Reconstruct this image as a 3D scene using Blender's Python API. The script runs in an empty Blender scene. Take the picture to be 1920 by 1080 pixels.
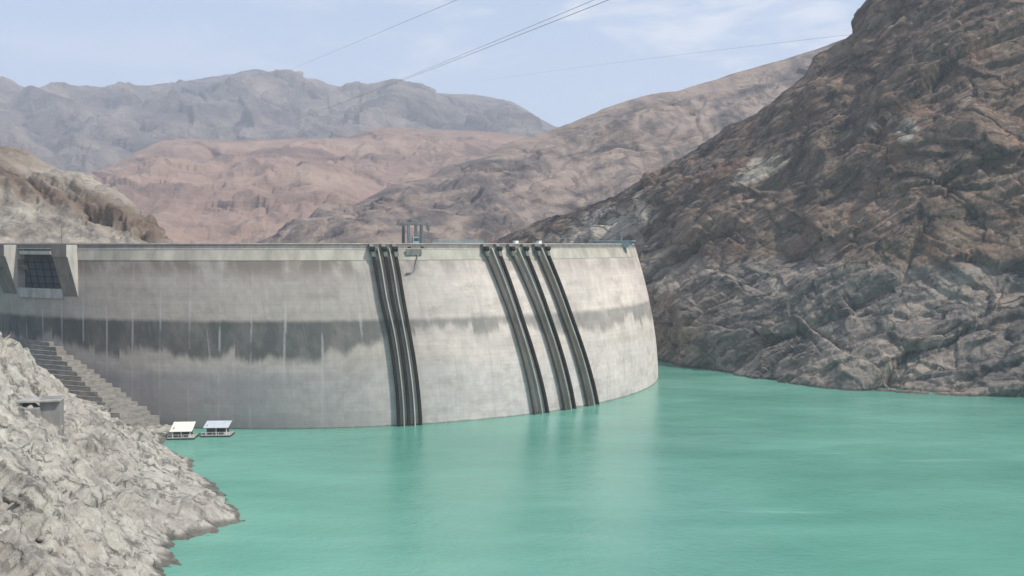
import bpy, bmesh, math, random
import numpy as np
from mathutils import Vector, Matrix

S = bpy.context.scene
COL = S.collection
EYE = 60.0                      # camera height above the lake surface (lake surface is z = 0)
F = 1844.0                      # focal length in photo pixels (1920 wide)
HOR = 460.0
PITCH = -math.atan((540 - HOR) / F)

# ------------------------------------------------------------------ camera, sky, sun
cd = bpy.data.cameras.new('camera'); cam = bpy.data.objects.new('camera', cd); COL.objects.link(cam)
cam.location = (0, 0, EYE); cam.rotation_euler = (math.pi / 2 + PITCH, 0, 0)
cd.sensor_width = 36; cd.lens = F / 1920 * 36; cd.clip_start = 0.5; cd.clip_end = 30000
S.camera = cam

SUN_EL = math.radians(50); SUN_AZ = math.atan2(0.90, -0.43)      # azimuth measured from +Y towards +X
sun_dir = Vector((math.sin(SUN_AZ) * math.cos(SUN_EL), math.cos(SUN_AZ) * math.cos(SUN_EL), math.sin(SUN_EL)))
sd = bpy.data.lights.new('sun', 'SUN'); sun = bpy.data.objects.new('sun', sd); COL.objects.link(sun)
sd.energy = 3.5; sd.angle = math.radians(0.6); sd.color = (1.0, 0.93, 0.84)
sun.rotation_euler = (-sun_dir).to_track_quat('-Z', 'Y').to_euler()
sun.location = (200, -200, 400)

W = bpy.data.worlds.new('World'); S.world = W; W.use_nodes = True
S.view_settings.view_transform = 'Standard'; S.view_settings.look = 'None'
S.view_settings.gamma = 1; S.view_settings.exposure = 0.35
S.cycles.volume_bounces = 1
S.cycles.volume_step_rate = 5
S.cycles.use_denoising = True


class NT:
    """tiny node-graph writer"""
    def __init__(s, tree):
        s.t = tree; s.n = tree.nodes; s.l = tree.links

    def add(s, typ, **kw):
        n = s.n.new(typ)
        for k, v in kw.items(): setattr(n, k, v)
        return n

    def put(s, sock, v):
        if v is None: return
        if isinstance(v, bpy.types.NodeSocket): s.l.new(v, sock)
        else: sock.default_value = v

    def m(s, op, a, b=None, c=None, clamp=False):
        n = s.add('ShaderNodeMath', operation=op, use_clamp=clamp)
        s.put(n.inputs[0], a); s.put(n.inputs[1], b); s.put(n.inputs[2], c)
        return n.outputs[0]

    def vm(s, op, a, b=None):
        n = s.add('ShaderNodeVectorMath', operation=op); s.put(n.inputs[0], a); s.put(n.inputs[1], b)
        return n.outputs['Value'] if op in ('DOT_PRODUCT', 'LENGTH') else n.outputs[0]

    def noise(s, vec, scale, detail=4, rough=0.55, dist=0.0, out='Fac', ridged=False):
        n = s.add('ShaderNodeTexNoise')
        if ridged: n.noise_type = 'RIDGED_MULTIFRACTAL'
        s.put(n.inputs['Vector'], vec); s.put(n.inputs['Scale'], scale); n.inputs['Detail'].default_value = detail
        n.inputs['Roughness'].default_value = rough; n.inputs['Distortion'].default_value = dist
        return n.outputs[out]

    def vor(s, vec, scale, feature='DISTANCE_TO_EDGE', rnd=1.0):
        n = s.add('ShaderNodeTexVoronoi', feature=feature)
        s.put(n.inputs['Vector'], vec); n.inputs['Scale'].default_value = scale; n.inputs['Randomness'].default_value = rnd
        return n.outputs['Distance']

    def mp(s, vec, rot=(0, 0, 0), scale=(1, 1, 1), loc=(0, 0, 0)):
        n = s.add('ShaderNodeMapping'); s.put(n.inputs['Vector'], vec)
        n.inputs['Rotation'].default_value = rot; n.inputs['Scale'].default_value = scale; n.inputs['Location'].default_value = loc
        return n.outputs[0]

    def ramp(s, fac, stops, interp='LINEAR'):
        n = s.add('ShaderNodeValToRGB'); r = n.color_ramp; r.interpolation = interp
        while len(r.elements) < len(stops): r.elements.new(0.5)
        for e, (p, c) in zip(r.elements, stops):
            e.position = p; e.color = (c, c, c, 1) if isinstance(c, (int, float)) else (*c, 1)
        s.put(n.inputs[0], fac)
        return n.outputs[0]

    def mr(s, v, a, b, c=0.0, d=1.0, smooth=True):
        n = s.add('ShaderNodeMapRange', interpolation_type='SMOOTHSTEP' if smooth else 'LINEAR')
        n.clamp = True
        s.put(n.inputs[0], v); s.put(n.inputs[1], a); s.put(n.inputs[2], b); s.put(n.inputs[3], c); s.put(n.inputs[4], d)
        return n.outputs[0]

    def mix(s, f, a, b, mode='MIX'):
        n = s.add('ShaderNodeMix', data_type='RGBA', blend_type=mode, clamp_factor=True)
        s.put(n.inputs[0], f)
        for i, v in ((6, a), (7, b)):
            s.put(n.inputs[i], (*v, 1) if isinstance(v, tuple) and len(v) == 3 else v)
        return n.outputs[2]

    def attr(s, name):
        n = s.add('ShaderNodeAttribute', attribute_name=name); return n.outputs['Fac']

    def sep(s, vec):
        n = s.add('ShaderNodeSeparateXYZ'); s.put(n.inputs[0], vec); return n.outputs

    def comb(s, x, y, z):
        n = s.add('ShaderNodeCombineXYZ'); s.put(n.inputs[0], x); s.put(n.inputs[1], y); s.put(n.inputs[2], z); return n.outputs[0]

    def bump(s, h, strength=0.5, dist=1.0, normal=None):
        n = s.add('ShaderNodeBump'); s.put(n.inputs['Height'], h); n.inputs['Strength'].default_value = strength
        n.inputs['Distance'].default_value = dist; s.put(n.inputs['Normal'], normal); return n.outputs[0]


def material(name):
    m = bpy.data.materials.new(name); m.use_nodes = True
    nt = NT(m.node_tree); b = m.node_tree.nodes['Principled BSDF']
    nt.b = b; nt.pos = nt.add('ShaderNodeNewGeometry').outputs['Position']
    nt.obj = nt.add('ShaderNodeTexCoord').outputs['Object']
    b.inputs['Roughness'].default_value = 0.9
    b.inputs['Specular IOR Level'].default_value = 0.25
    return m, nt


# world: sky with thin cloud
wn = NT(W.node_tree); W.node_tree.nodes.clear()
sky = wn.add('ShaderNodeTexSky', sky_type='NISHITA'); sky.sun_disc = False
sky.sun_elevation = SUN_EL; sky.sun_rotation = SUN_AZ; sky.altitude = 1500; sky.dust_density = 2.5; sky.air_density = 1.0; sky.ozone_density = 2.5
gen = wn.add('ShaderNodeTexCoord').outputs['Generated']
gx, gy, gz = wn.sep(gen)[0:3]
cl = wn.noise(wn.mp(gen, scale=(5, 5, 17)), 1.5, 7, 0.58, 0.35)
cl2 = wn.noise(wn.mp(gen, scale=(1.6, 1.6, 5), loc=(3, 1, 0)), 1.3, 3, 0.5)
cf = wn.m('MULTIPLY', wn.mr(cl, 0.44, 0.66), wn.mr(cl2, 0.36, 0.54))
# most of the cloud lies to the right of the view, low over the ridges
cf = wn.m('MULTIPLY', cf, wn.mr(gx, -0.30, 0.18, 0.25, 1.0))
skyb = wn.mix(wn.mr(gz, 0.0, 0.30, 0.72, 0.36, smooth=False), sky.outputs[0], (3.9, 4.3, 4.9))
skyc = wn.mix(wn.m('MULTIPLY', cf, 0.8), skyb, (5.6, 5.6, 5.7))
bg = wn.add('ShaderNodeBackground'); wn.put(bg.inputs[0], skyc); bg.inputs[1].default_value = 0.15
wo = wn.add('ShaderNodeOutputWorld'); wn.l.new(bg.outputs[0], wo.inputs[0])

# ------------------------------------------------------------------ maths helpers
cp, sp = math.cos(PITCH), math.sin(PITCH)


def ray(px, py):
    """direction (x, y, z) with y = 1 through a photo pixel"""
    a = (np.asarray(px, float) - 960) / F; c = (540 - np.asarray(py, float)) / F
    y = cp - c * sp; z = sp + c * cp
    return a / y, z / y


def P(px, py, d):
    x, z = ray(px, py); return np.array([x * d, d, EYE + z * d])


def Pz(px, py, z):
    x, k = ray(px, py); d = (z - EYE) / k; return np.array([x * d, d, z])


_rs = np.random.RandomState(7)
_perm = np.concatenate([_rs.permutation(256)] * 3).astype(np.int64)
_grad = _rs.normal(size=(256, 3)); _grad /= np.linalg.norm(_grad, axis=1)[:, None]


def perlin(p):
    i = np.floor(p).astype(np.int64); f = p - i; u = f * f * f * (f * (f * 6 - 15) + 10); i &= 255
    out = 0
    for dx in (0, 1):
        for dy in (0, 1):
            for dz in (0, 1):
                h = _perm[_perm[_perm[i[:, 0] + dx] + i[:, 1] + dy] + i[:, 2] + dz]
                g = _grad[h]
                d = (g[:, 0] * (f[:, 0] - dx) + g[:, 1] * (f[:, 1] - dy) + g[:, 2] * (f[:, 2] - dz))
                w = (u[:, 0] if dx else 1 - u[:, 0]) * (u[:, 1] if dy else 1 - u[:, 1]) * (u[:, 2] if dz else 1 - u[:, 2])
                out = out + d * w
    return out * 1.7


def fbm(p, scale, octs=5, gain=0.5, ridged=False, off=0.0):
    a, t, n = 1.0, 0.0, 0.0
    q = p / scale + off
    for k in range(octs):
        v = perlin(q)
        if ridged: v = 1 - 2 * np.abs(v)
        t = t + a * v; n += a; a *= gain; q = q * 2.03 + 11.7
    return t / n


def cells(p, scale, off=0.0, need=2):
    """voronoi: F1, F2, random value of the nearest cell"""
    q = p / scale + off; i = np.floor(q).astype(np.int64); f = q - i
    n = len(p); f1 = np.full(n, 9.0); f2 = np.full(n, 9.0); rid = np.zeros(n)
    for dx in (-1, 0, 1):
        for dy in (-1, 0, 1):
            for dz in (-1, 0, 1):
                j = (i + (dx, dy, dz)) & 255
                h = _perm[_perm[_perm[j[:, 0]] + j[:, 1]] + j[:, 2]]
                c = _grad[h] * 0.45 + 0.5 + (dx, dy, dz)
                d = np.linalg.norm(c - f, axis=1)
                nearer = d < f1
                f2 = np.where(nearer, f1, np.minimum(f2, d)); rid = np.where(nearer, h / 255.0, rid); f1 = np.where(nearer, d, f1)
    return f1, f2, rid


def facets(p, scale, off=0.0, tilt=1.0):
    """angular blocks: every cell is its own tilted plane, with a groove at its edge"""
    q = p / scale + off; i = np.floor(q).astype(np.int64); f = q - i
    n = len(p); f1 = np.full(n, 9.0); f2 = np.full(n, 9.0); val = np.zeros(n)
    for dx in (-1, 0, 1):
        for dy in (-1, 0, 1):
            for dz in (-1, 0, 1):
                j = (i + (dx, dy, dz)) & 255
                h = _perm[_perm[_perm[j[:, 0]] + j[:, 1]] + j[:, 2]]
                v = f - (_grad[h] * 0.45 + 0.5 + (dx, dy, dz))
                d = np.sqrt((v * v).sum(1)); nearer = d < f1
                t = (v * _grad[(h + 77) & 255]).sum(1) * tilt + (h / 255.0 - 0.5)
                f2 = np.where(nearer, f1, np.minimum(f2, d)); val = np.where(nearer, t, val); f1 = np.where(nearer, d, f1)
    return val - 0.35 * np.exp(-(f2 - f1) * 14)


def frame(p, line, nrm, k=(0.3, 1.0, 0.6)):
    """coordinates stretched along 'line', full rate across it"""
    a = np.array(line, float); a /= np.linalg.norm(a); b = np.array(nrm, float); b -= a * (a @ b); b /= np.linalg.norm(b); c = np.cross(a, b)
    return np.stack([p @ a * k[0], p @ b * k[1], p @ c * k[2]], -1)


def sstep(x, a, b):
    t = np.clip((x - a) / (b - a), 0, 1); return t * t * (3 - 2 * t)


def saw(t, sharp=0.82):
    """asymmetric sawtooth, 0..1: slow rise and a quick drop (a ledge)"""
    f = t - np.floor(t)
    return np.where(f < sharp, f / sharp, (1 - f) / (1 - sharp))


def grid_mesh(name, V, nu, nv, mat, attrs=None, smooth=True, flip=False):
    """V: (nu*nv, 3) laid out row by row"""
    me = bpy.data.meshes.new(name)
    idx = np.arange(nu * nv).reshape(nv, nu)
    q = np.stack([idx[:-1, :-1], idx[:-1, 1:], idx[1:, 1:], idx[1:, :-1]], -1).reshape(-1, 4)
    if flip: q = q[:, ::-1]
    me.vertices.add(len(V)); me.vertices.foreach_set('co', np.ascontiguousarray(V, dtype=np.float32).ravel())
    me.loops.add(q.size); me.loops.foreach_set('vertex_index', np.ascontiguousarray(q, dtype=np.int32).ravel())
    me.polygons.add(len(q)); me.polygons.foreach_set('loop_start', np.arange(0, q.size, 4, dtype=np.int32))
    me.polygons.foreach_set('loop_total', np.full(len(q), 4, dtype=np.int32))
    me.update(calc_edges=True)
    me.polygons.foreach_set('use_smooth', np.full(len(q), smooth)); me.materials.append(mat)
    for k, v in (attrs or {}).items():
        a = me.attributes.new(k, 'FLOAT', 'POINT'); a.data.foreach_set('value', np.ascontiguousarray(v, dtype=np.float32))
    o = bpy.data.objects.new(name, me); COL.objects.link(o); return o


def normals(V, nu, nv):
    G = V.reshape(nv, nu, 3); du = np.gradient(G, axis=1); dv = np.gradient(G, axis=0)
    n = np.cross(du, dv); n /= np.linalg.norm(n, axis=2)[..., None] + 1e-9
    return n.reshape(-1, 3)


def tps(ctrl):
    """thin-plate height surface through (x, y, z) points"""
    C = np.array(ctrl, float); X = C[:, :2] / 100; n = len(C)
    def U(r2): return np.where(r2 > 0, r2 * np.log(r2 + 1e-12), 0)
    K = U(((X[:, None] - X[None]) ** 2).sum(-1)) + np.eye(n) * 1e-4
    Pm = np.c_[np.ones(n), X]; A = np.zeros((n + 3, n + 3)); A[:n, :n] = K; A[:n, n:] = Pm; A[n:, :n] = Pm.T
    w = np.linalg.solve(A, np.r_[C[:, 2], 0, 0, 0])
    def f(x, y):
        q = np.c_[np.ravel(x), np.ravel(y)] / 100; out = np.empty(len(q))
        for i in range(0, len(q), 60000):
            b = q[i:i + 60000]; out[i:i + 60000] = U(((b[:, None] - X[None]) ** 2).sum(-1)) @ w[:n] + np.c_[np.ones(len(b)), b] @ w[n:]
        return out
    return f


def tag(o, label=None, cat=None, group=None, kind=None):
    if label: o['label'] = label
    if cat: o['category'] = cat
    if group: o['group'] = group
    if kind: o['kind'] = kind
    return o


def empty(name, loc=(0, 0, 0), rz=0.0):
    o = bpy.data.objects.new(name, None); COL.objects.link(o); o.location = loc; o.rotation_euler = (0, 0, rz)
    o.empty_display_size = 1; return o


def build(name, bm, mat, parent=None, smooth=False, local=False):
    """link a bmesh as one object; world-space geometry is re-based on the parent unless local"""
    bmesh.ops.recalc_face_normals(bm, faces=bm.faces)
    if parent is not None and not local:
        M = (Matrix.Translation(parent.location) @ parent.rotation_euler.to_matrix().to_4x4()).inverted()
        bm.transform(M)
    me = bpy.data.meshes.new(name); bm.to_mesh(me); bm.free(); me.materials.append(mat)
    if smooth:
        for p in me.polygons: p.use_smooth = True
    o = bpy.data.objects.new(name, me); COL.objects.link(o); o.parent = parent
    return o


def box(bm, c, s, rz=0.0, rx=0.0, ry=0.0, bevel=0.0):
    M = Matrix.Translation(c) @ Matrix.Rotation(rz, 4, 'Z') @ Matrix.Rotation(ry, 4, 'Y') @ Matrix.Rotation(rx, 4, 'X') @ Matrix.Diagonal((*s, 1))
    r = bmesh.ops.create_cube(bm, size=1, matrix=M)
    if bevel:
        es = {e for v in r['verts'] for e in v.link_edges}
        bmesh.ops.bevel(bm, geom=list(es), offset=bevel, segments=1, affect='EDGES')


def tube(bm, pts, r, n=8):
    pts = [Vector(p) for p in pts]; rings = []
    for i, p in enumerate(pts):
        t = (pts[min(i + 1, len(pts) - 1)] - pts[max(i - 1, 0)]).normalized()
        up = Vector((0, 0, 1)) if abs(t.z) < 0.9 else Vector((1, 0, 0))
        a = t.cross(up).normalized(); b = t.cross(a)
        rings.append([bm.verts.new(p + (a * math.cos(k * 2 * math.pi / n) + b * math.sin(k * 2 * math.pi / n)) * r) for k in range(n)])
    for A, B in zip(rings, rings[1:]):
        for k in range(n): bm.faces.new((A[k], A[(k + 1) % n], B[(k + 1) % n], B[k]))
    bm.faces.new(rings[0]); bm.faces.new(rings[-1][::-1])


def hexa(bm, P8):
    """8 corner points: bottom ring 0-3, top ring 4-7"""
    v = [bm.verts.new(p) for p in P8]
    for f in ((0, 1, 2, 3), (4, 5, 6, 7), (0, 1, 5, 4), (1, 2, 6, 5), (2, 3, 7, 6), (3, 0, 4, 7)):
        bm.faces.new([v[i] for i in f])


# ------------------------------------------------------------------ materials
def rock_material(name, ramp_stops, s0, dip=(0, 0, 0), stretch=(1, 1, 4), zline=None, low_stops=None,
                  bump=0.6, bdist=1.0, crack=0.5, pale=None, red=None, cs=1.0, dark=(0.03, 0.03, 0.032), fr=None):
    m, n = material(name)
    st = n.mp(n.pos, rot=dip, scale=stretch)
    if fr:
        A = Vector(fr[0]).normalized(); B = Vector(fr[1]); B = (B - A * A.dot(B)).normalized(); Cc = A.cross(B)
        wp = n.vm('ADD', n.pos, n.comb(n.m('MULTIPLY', n.m('SUBTRACT', n.noise(n.pos, s0 * 0.5, 3), 0.5), 0.9 / s0), n.m('MULTIPLY', n.m('SUBTRACT', n.noise(n.pos, s0 * 0.7, 3), 0.5), 0.9 / s0), 0.0))
        st = n.comb(n.m('MULTIPLY', n.vm('DOT_PRODUCT', wp, tuple(A)), fr[2]), n.vm('DOT_PRODUCT', wp, tuple(B)), n.m('MULTIPLY', n.vm('DOT_PRODUCT', wp, tuple(Cc)), fr[3] if len(fr) > 3 else 0.6))
    a = n.noise(st, s0 * (1.8 if fr else 1.0), 8, 0.62, 0.4)
    b = n.noise(n.pos, s0 * 3.1, 8, 0.65, 0.2)
    c = n.noise(n.pos, s0 * 0.27, 4, 0.5)
    f = n.m('ADD', n.m('ADD', n.m('MULTIPLY', a, 0.5), n.m('MULTIPLY', b, 0.32)), n.m('MULTIPLY', c, 0.18))
    col = n.ramp(f, ramp_stops)
    if low_stops:
        z = n.m('ADD', n.sep(n.pos)[2], n.m('MULTIPLY', n.m('SUBTRACT', n.noise(n.pos, 0.03, 5, 0.6), 0.5), 16))
        k = n.mr(z, zline - 3, zline + 4)
        col = n.mix(k, n.ramp(f, low_stops), col)
    if red:
        k = n.m('MULTIPLY', n.mr(n.noise(n.mp(n.pos, loc=(91, 3, 7)), s0 * 0.9, 5, 0.6), 0.53, 0.66), red[1])
        if zline: k = n.m('MULTIPLY', k, n.mr(n.sep(n.pos)[2], zline - 5, zline + 8))
        col = n.mix(k, col, red[0])
        k = n.m('MULTIPLY', n.mr(n.noise(n.mp(n.pos, loc=(31, 73, 7)), s0 * 1.3, 5, 0.6), 0.53, 0.66), red[3])
        if zline: k = n.m('MULTIPLY', k, n.mr(n.sep(n.pos)[2], zline - 5, zline + 8))
        col = n.mix(k, col, red[2])
    if pale:
        k = n.m('MULTIPLY', n.attr('pale'), n.mr(b, 0.38, 0.52, 0.55, 1.0))
        col = n.mix(k, col, n.mix(a, pale, tuple(x * 0.7 for x in pale)))
    # cracks: narrow dark seams between blocks
    cr = n.mr(n.noise(st, s0 * 2.2, 6, 0.6, 0.8, ridged=False), 0.30, 0.44, 1.0, 0.0)
    col = n.mix(n.m('MULTIPLY', cr, crack), col, dark)
    if name == 'bank_rock':
        # patches of dark lichen and dirt, with the shade of pits painted in
        sp_ = n.mr(n.noise(n.mp(st, scale=(1.4, 1, 1)), 0.42, 5, 0.66, 0.6), 0.555, 0.60)
        sp2 = n.mr(n.noise(n.pos, 1.1, 3, 0.6), 0.57, 0.65)
        col = n.mix(n.m('MULTIPLY', sp_, 0.7), col, (0.10, 0.098, 0.088))
        col = n.mix(n.m('MULTIPLY', sp2, 0.25), col, (0.10, 0.09, 0.08))
        col = n.mix(n.m('MULTIPLY', n.mr(n.noise(n.mp(n.pos, loc=(40, 9, 2)), 0.06, 4, 0.6), 0.48, 0.62), 0.25), col, (0.38, 0.33, 0.29))
    if zline:
        sp_ = n.mr(n.noise(st, 0.55, 5, 0.65, 0.6), 0.54, 0.66)
        col = n.mix(n.m('MULTIPLY', sp_, 0.55), col, (0.045, 0.042, 0.040))
        sp2 = n.mr(n.noise(n.mp(st, loc=(9, 4, 1)), 0.38, 5, 0.65, 0.6), 0.56, 0.68)
        col = n.mix(n.m('MULTIPLY', sp2, 0.45), col, (0.42, 0.36, 0.30))
    ck = None
    if zline or name == 'bank_rock':
        # sharp fractures along the beds
        big_c = (0.035, 0.10) if zline else (0.11, 0.42)
        wst = n.vm('ADD', st, n.comb(n.m('MULTIPLY', n.noise(n.pos, big_c[0] * 3, 4, 0.6), 0.5 / big_c[0] * 0.5), n.m('MULTIPLY', n.noise(n.mp(n.pos, loc=(5, 5, 5)), big_c[0] * 3, 4, 0.6), 0.5 / big_c[0] * 0.5), 0.0))
        c1 = n.mr(n.vor(wst, big_c[0]), 0.0, 0.035, 1.0, 0.0); c2 = n.mr(n.vor(wst, big_c[1]), 0.0, 0.05, 1.0, 0.0)
        gate_ = n.mr(n.noise(n.pos, big_c[0] * 0.8, 3), 0.42, 0.58)
        ck = n.m('MAXIMUM', n.m('MULTIPLY', c1, 0.9), n.m('MULTIPLY', n.m('MULTIPLY', c2, gate_), 0.65))
        if not zline: ck = n.m('MULTIPLY', n.m('MULTIPLY', c1, gate_), 0.7)
        col = n.mix(n.m('MULTIPLY', ck, 0.65), col, tuple(x * 0.9 for x in dark))
    if zline or name == 'bank_rock':
        wz = n.m('ADD', n.sep(n.pos)[2], n.m('MULTIPLY', n.m('SUBTRACT', n.noise(n.pos, 0.3, 4), 0.5), 1.5))
        col = n.mix(n.mr(wz, 0.5, 1.4, 0.72, 0.0), col, tuple(x * 0.8 for x in (0.075, 0.075, 0.06)))
    n.put(n.b.inputs['Base Color'], col)
    h = n.m('ADD', n.m('MULTIPLY', n.noise(st, s0 * 4, 8, 0.68, 0.3), 1.0), n.m('MULTIPLY', n.noise(n.pos, s0 * 11 * cs, 6, 0.7), 0.45))
    if ck: h = n.m('SUBTRACT', h, n.m('MULTIPLY', ck, 0.5))
    n.put(n.b.inputs['Normal'], n.bump(h, bump, bdist))
    return m


MAT = {}
# foreground bank: pale weathered limestone
MAT['bank'] = rock_material('bank_rock', [(0.36, (0.17, 0.16, 0.14)), (0.43, (0.34, 0.32, 0.28)), (0.51, (0.47, 0.445, 0.385)), (0.62, (0.62, 0.59, 0.51))],
                            0.16, bump=0.9, bdist=1.0, crack=0.8, dark=(0.075, 0.07, 0.065), fr=((0.55, -0.35, -0.62), (0.35, 0.92, 0.0), 0.4))
MAT['cliff'] = rock_material('cliff_rock', [(0.37, (0.052, 0.039, 0.034)), (0.45, (0.112, 0.082, 0.064)), (0.52, (0.185, 0.132, 0.098)), (0.62, (0.31, 0.225, 0.165))],
                             0.05, zline=52,
                             low_stops=[(0.37, (0.066, 0.060, 0.058)), (0.45, (0.142, 0.126, 0.116)), (0.52, (0.245, 0.208, 0.178)), (0.62, (0.42, 0.335, 0.27))],
                             bump=0.7, bdist=2.2, crack=0.5, pale=(0.52, 0.46, 0.37), fr=((0.86, -0.22, 0.45), (-0.07, 0.84, 0.54), 0.28),
                             red=((0.24, 0.13, 0.09), 0.6, (0.125, 0.115, 0.075), 0.4))
MAT['abutment'] = rock_material('abutment_rock', [(0.36, (0.12, 0.105, 0.092)), (0.45, (0.24, 0.212, 0.18)), (0.54, (0.37, 0.335, 0.28)), (0.64, (0.50, 0.455, 0.38))],
                                0.07, bump=0.8, bdist=2.0, crack=0.5, fr=((0.80, 0.15, -0.50), (0.5, 0.0, 0.86), 0.32), dark=(0.10, 0.085, 0.075), pale=(0.19, 0.13, 0.095))
MAT['ridge'] = rock_material('ridge_rock', [(0.38, (0.075, 0.066, 0.066)), (0.46, (0.145, 0.12, 0.112)), (0.52, (0.28, 0.22, 0.18)), (0.61, (0.36, 0.285, 0.235))],
                             0.014, bump=0.8, bdist=7, crack=0.55, dark=(0.06, 0.055, 0.055), fr=((0.945, 0.0, 0.325), (-0.3, 0.0, 0.95), 0.20, 0.22))
MAT['hill'] = rock_material('hill_earth', [(0.36, (0.14, 0.095, 0.08)), (0.46, (0.245, 0.165, 0.13)), (0.54, (0.31, 0.215, 0.165)), (0.66, (0.40, 0.30, 0.22))],
                            0.008, bump=0.7, bdist=12, crack=0.5, fr=((1.0, 0.0, -0.03), (0.03, 0.0, 1.0), 0.14, 0.22), dark=(0.13, 0.10, 0.09))
MAT['mountain'] = rock_material('mountain_rock', [(0.38, (0.06, 0.058, 0.055)), (0.46, (0.14, 0.125, 0.11)), (0.54, (0.26, 0.22, 0.18)), (0.64, (0.38, 0.32, 0.26))],
                            0.0036, stretch=(1, 1, 1.3), bump=1.0, bdist=40, crack=0.35, dark=(0.11, 0.105, 0.09))


def plain(name, col, rough=0.7, var=0.25, scale=1.5, metal=0.0, bump=0.1, spec=0.3, streak=True):
    m, n = material(name)
    v = n.mp(n.obj, scale=(1, 1, 0.35) if streak else (1, 1, 1))
    f = n.noise(v, scale, 6, 0.6)
    k = n.mr(f, 0.3, 0.7, 1 - var, 1 + var * 0.6, smooth=False)
    mul = n.comb(k, k, k)
    n.put(n.b.inputs['Base Color'], n.mix(1.0, (*col, 1), mul, 'MULTIPLY'))
    n.b.inputs['Roughness'].default_value = rough; n.b.inputs['Metallic'].default_value = metal
    n.b.inputs['Specular IOR Level'].default_value = spec
    if bump: n.put(n.b.inputs['Normal'], n.bump(n.noise(n.obj, scale * 6, 4, 0.6), bump, 0.1))
    return m


MAT['concrete'] = plain('weathered_concrete', (0.40, 0.385, 0.36), 0.9, 0.3, 0.5)
MAT['rib'] = plain('pale_rib_concrete', (0.44, 0.405, 0.35), 0.9, 0.35, 0.2)
MAT['pale_concrete'] = plain('pale_concrete', (0.48, 0.46, 0.405), 0.9, 0.3, 0.3)
MAT['crest'] = plain('stained_crest_concrete', (0.46, 0.425, 0.355), 0.9, 0.38, 0.16)
MAT['grey_concrete'] = plain('grey_concrete', (0.26, 0.25, 0.235), 0.9, 0.25, 0.6)
MAT['shaded_concrete'] = plain('brown_shaded_concrete', (0.22, 0.19, 0.165), 0.9, 0.3, 0.5)  # shade of the pier fronts and parapet put into the colour
MAT['dark_steel'] = plain('dark_weathered_steel', (0.032, 0.027, 0.022), 0.95, 0.6, 0.22, spec=0.05)
MAT['rail_shade'] = plain('grey_brown_rail_shade', (0.125, 0.105, 0.088), 0.95, 0.45, 0.22, spec=0.05)  # paints the shaded side and shadow left of each rib
MAT['green_steel'] = plain('grey_green_steel', (0.19, 0.19, 0.165), 0.8, 0.4, 0.6)
MAT['crane'] = plain('grey_crane_paint', (0.16, 0.165, 0.17), 0.5, 0.3, 0.6)
MAT['blue'] = plain('pale_blue_paint', (0.30, 0.39, 0.40), 0.7, 0.2, 0.6)
MAT['gate'] = plain('dark_blue_grey_gate', (0.06, 0.068, 0.078), 0.8, 0.35, 0.25)
MAT['white'] = plain('chalky_white_paint', (0.80, 0.79, 0.74), 0.6, 0.1, 0.5)
MAT['cream_roof'] = plain('cream_white_sheet_roof', (0.80, 0.77, 0.68), 0.55, 0.08, 0.7)
MAT['blue_roof'] = plain('bluish_white_sheet_roof', (0.55, 0.59, 0.63), 0.5, 0.12, 0.7)
MAT['wood'] = plain('brown_timber', (0.12, 0.085, 0.055), 0.85, 0.4, 1.5)
MAT['dark'] = plain('dark_pontoon', (0.05, 0.052, 0.05), 0.8, 0.3, 1.0)
MAT['cable'] = plain('dull_aluminium_cable', (0.17, 0.17, 0.18), 0.7, 0.1, 0.5, bump=0)
MAT['lattice'] = plain('galvanised_steel', (0.16, 0.165, 0.17), 0.6, 0.2, 0.5, bump=0)


def step_mat():
    m, n = material('stepped_stone_concrete')
    x, y, z = n.sep(n.pos)[0:3]
    f = n.noise(n.mp(n.pos, scale=(1, 1, 3)), 0.35, 7, 0.62)
    col = n.ramp(f, [(0.3, (0.17, 0.16, 0.145)), (0.5, (0.26, 0.245, 0.22)), (0.7, (0.35, 0.325, 0.29))])
    n.put(n.b.inputs['Base Color'], col)
    n.put(n.b.inputs['Normal'], n.bump(n.noise(n.pos, 1.2, 6, 0.65), 0.7, 0.5))
    return m


MAT['step'] = step_mat()


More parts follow.
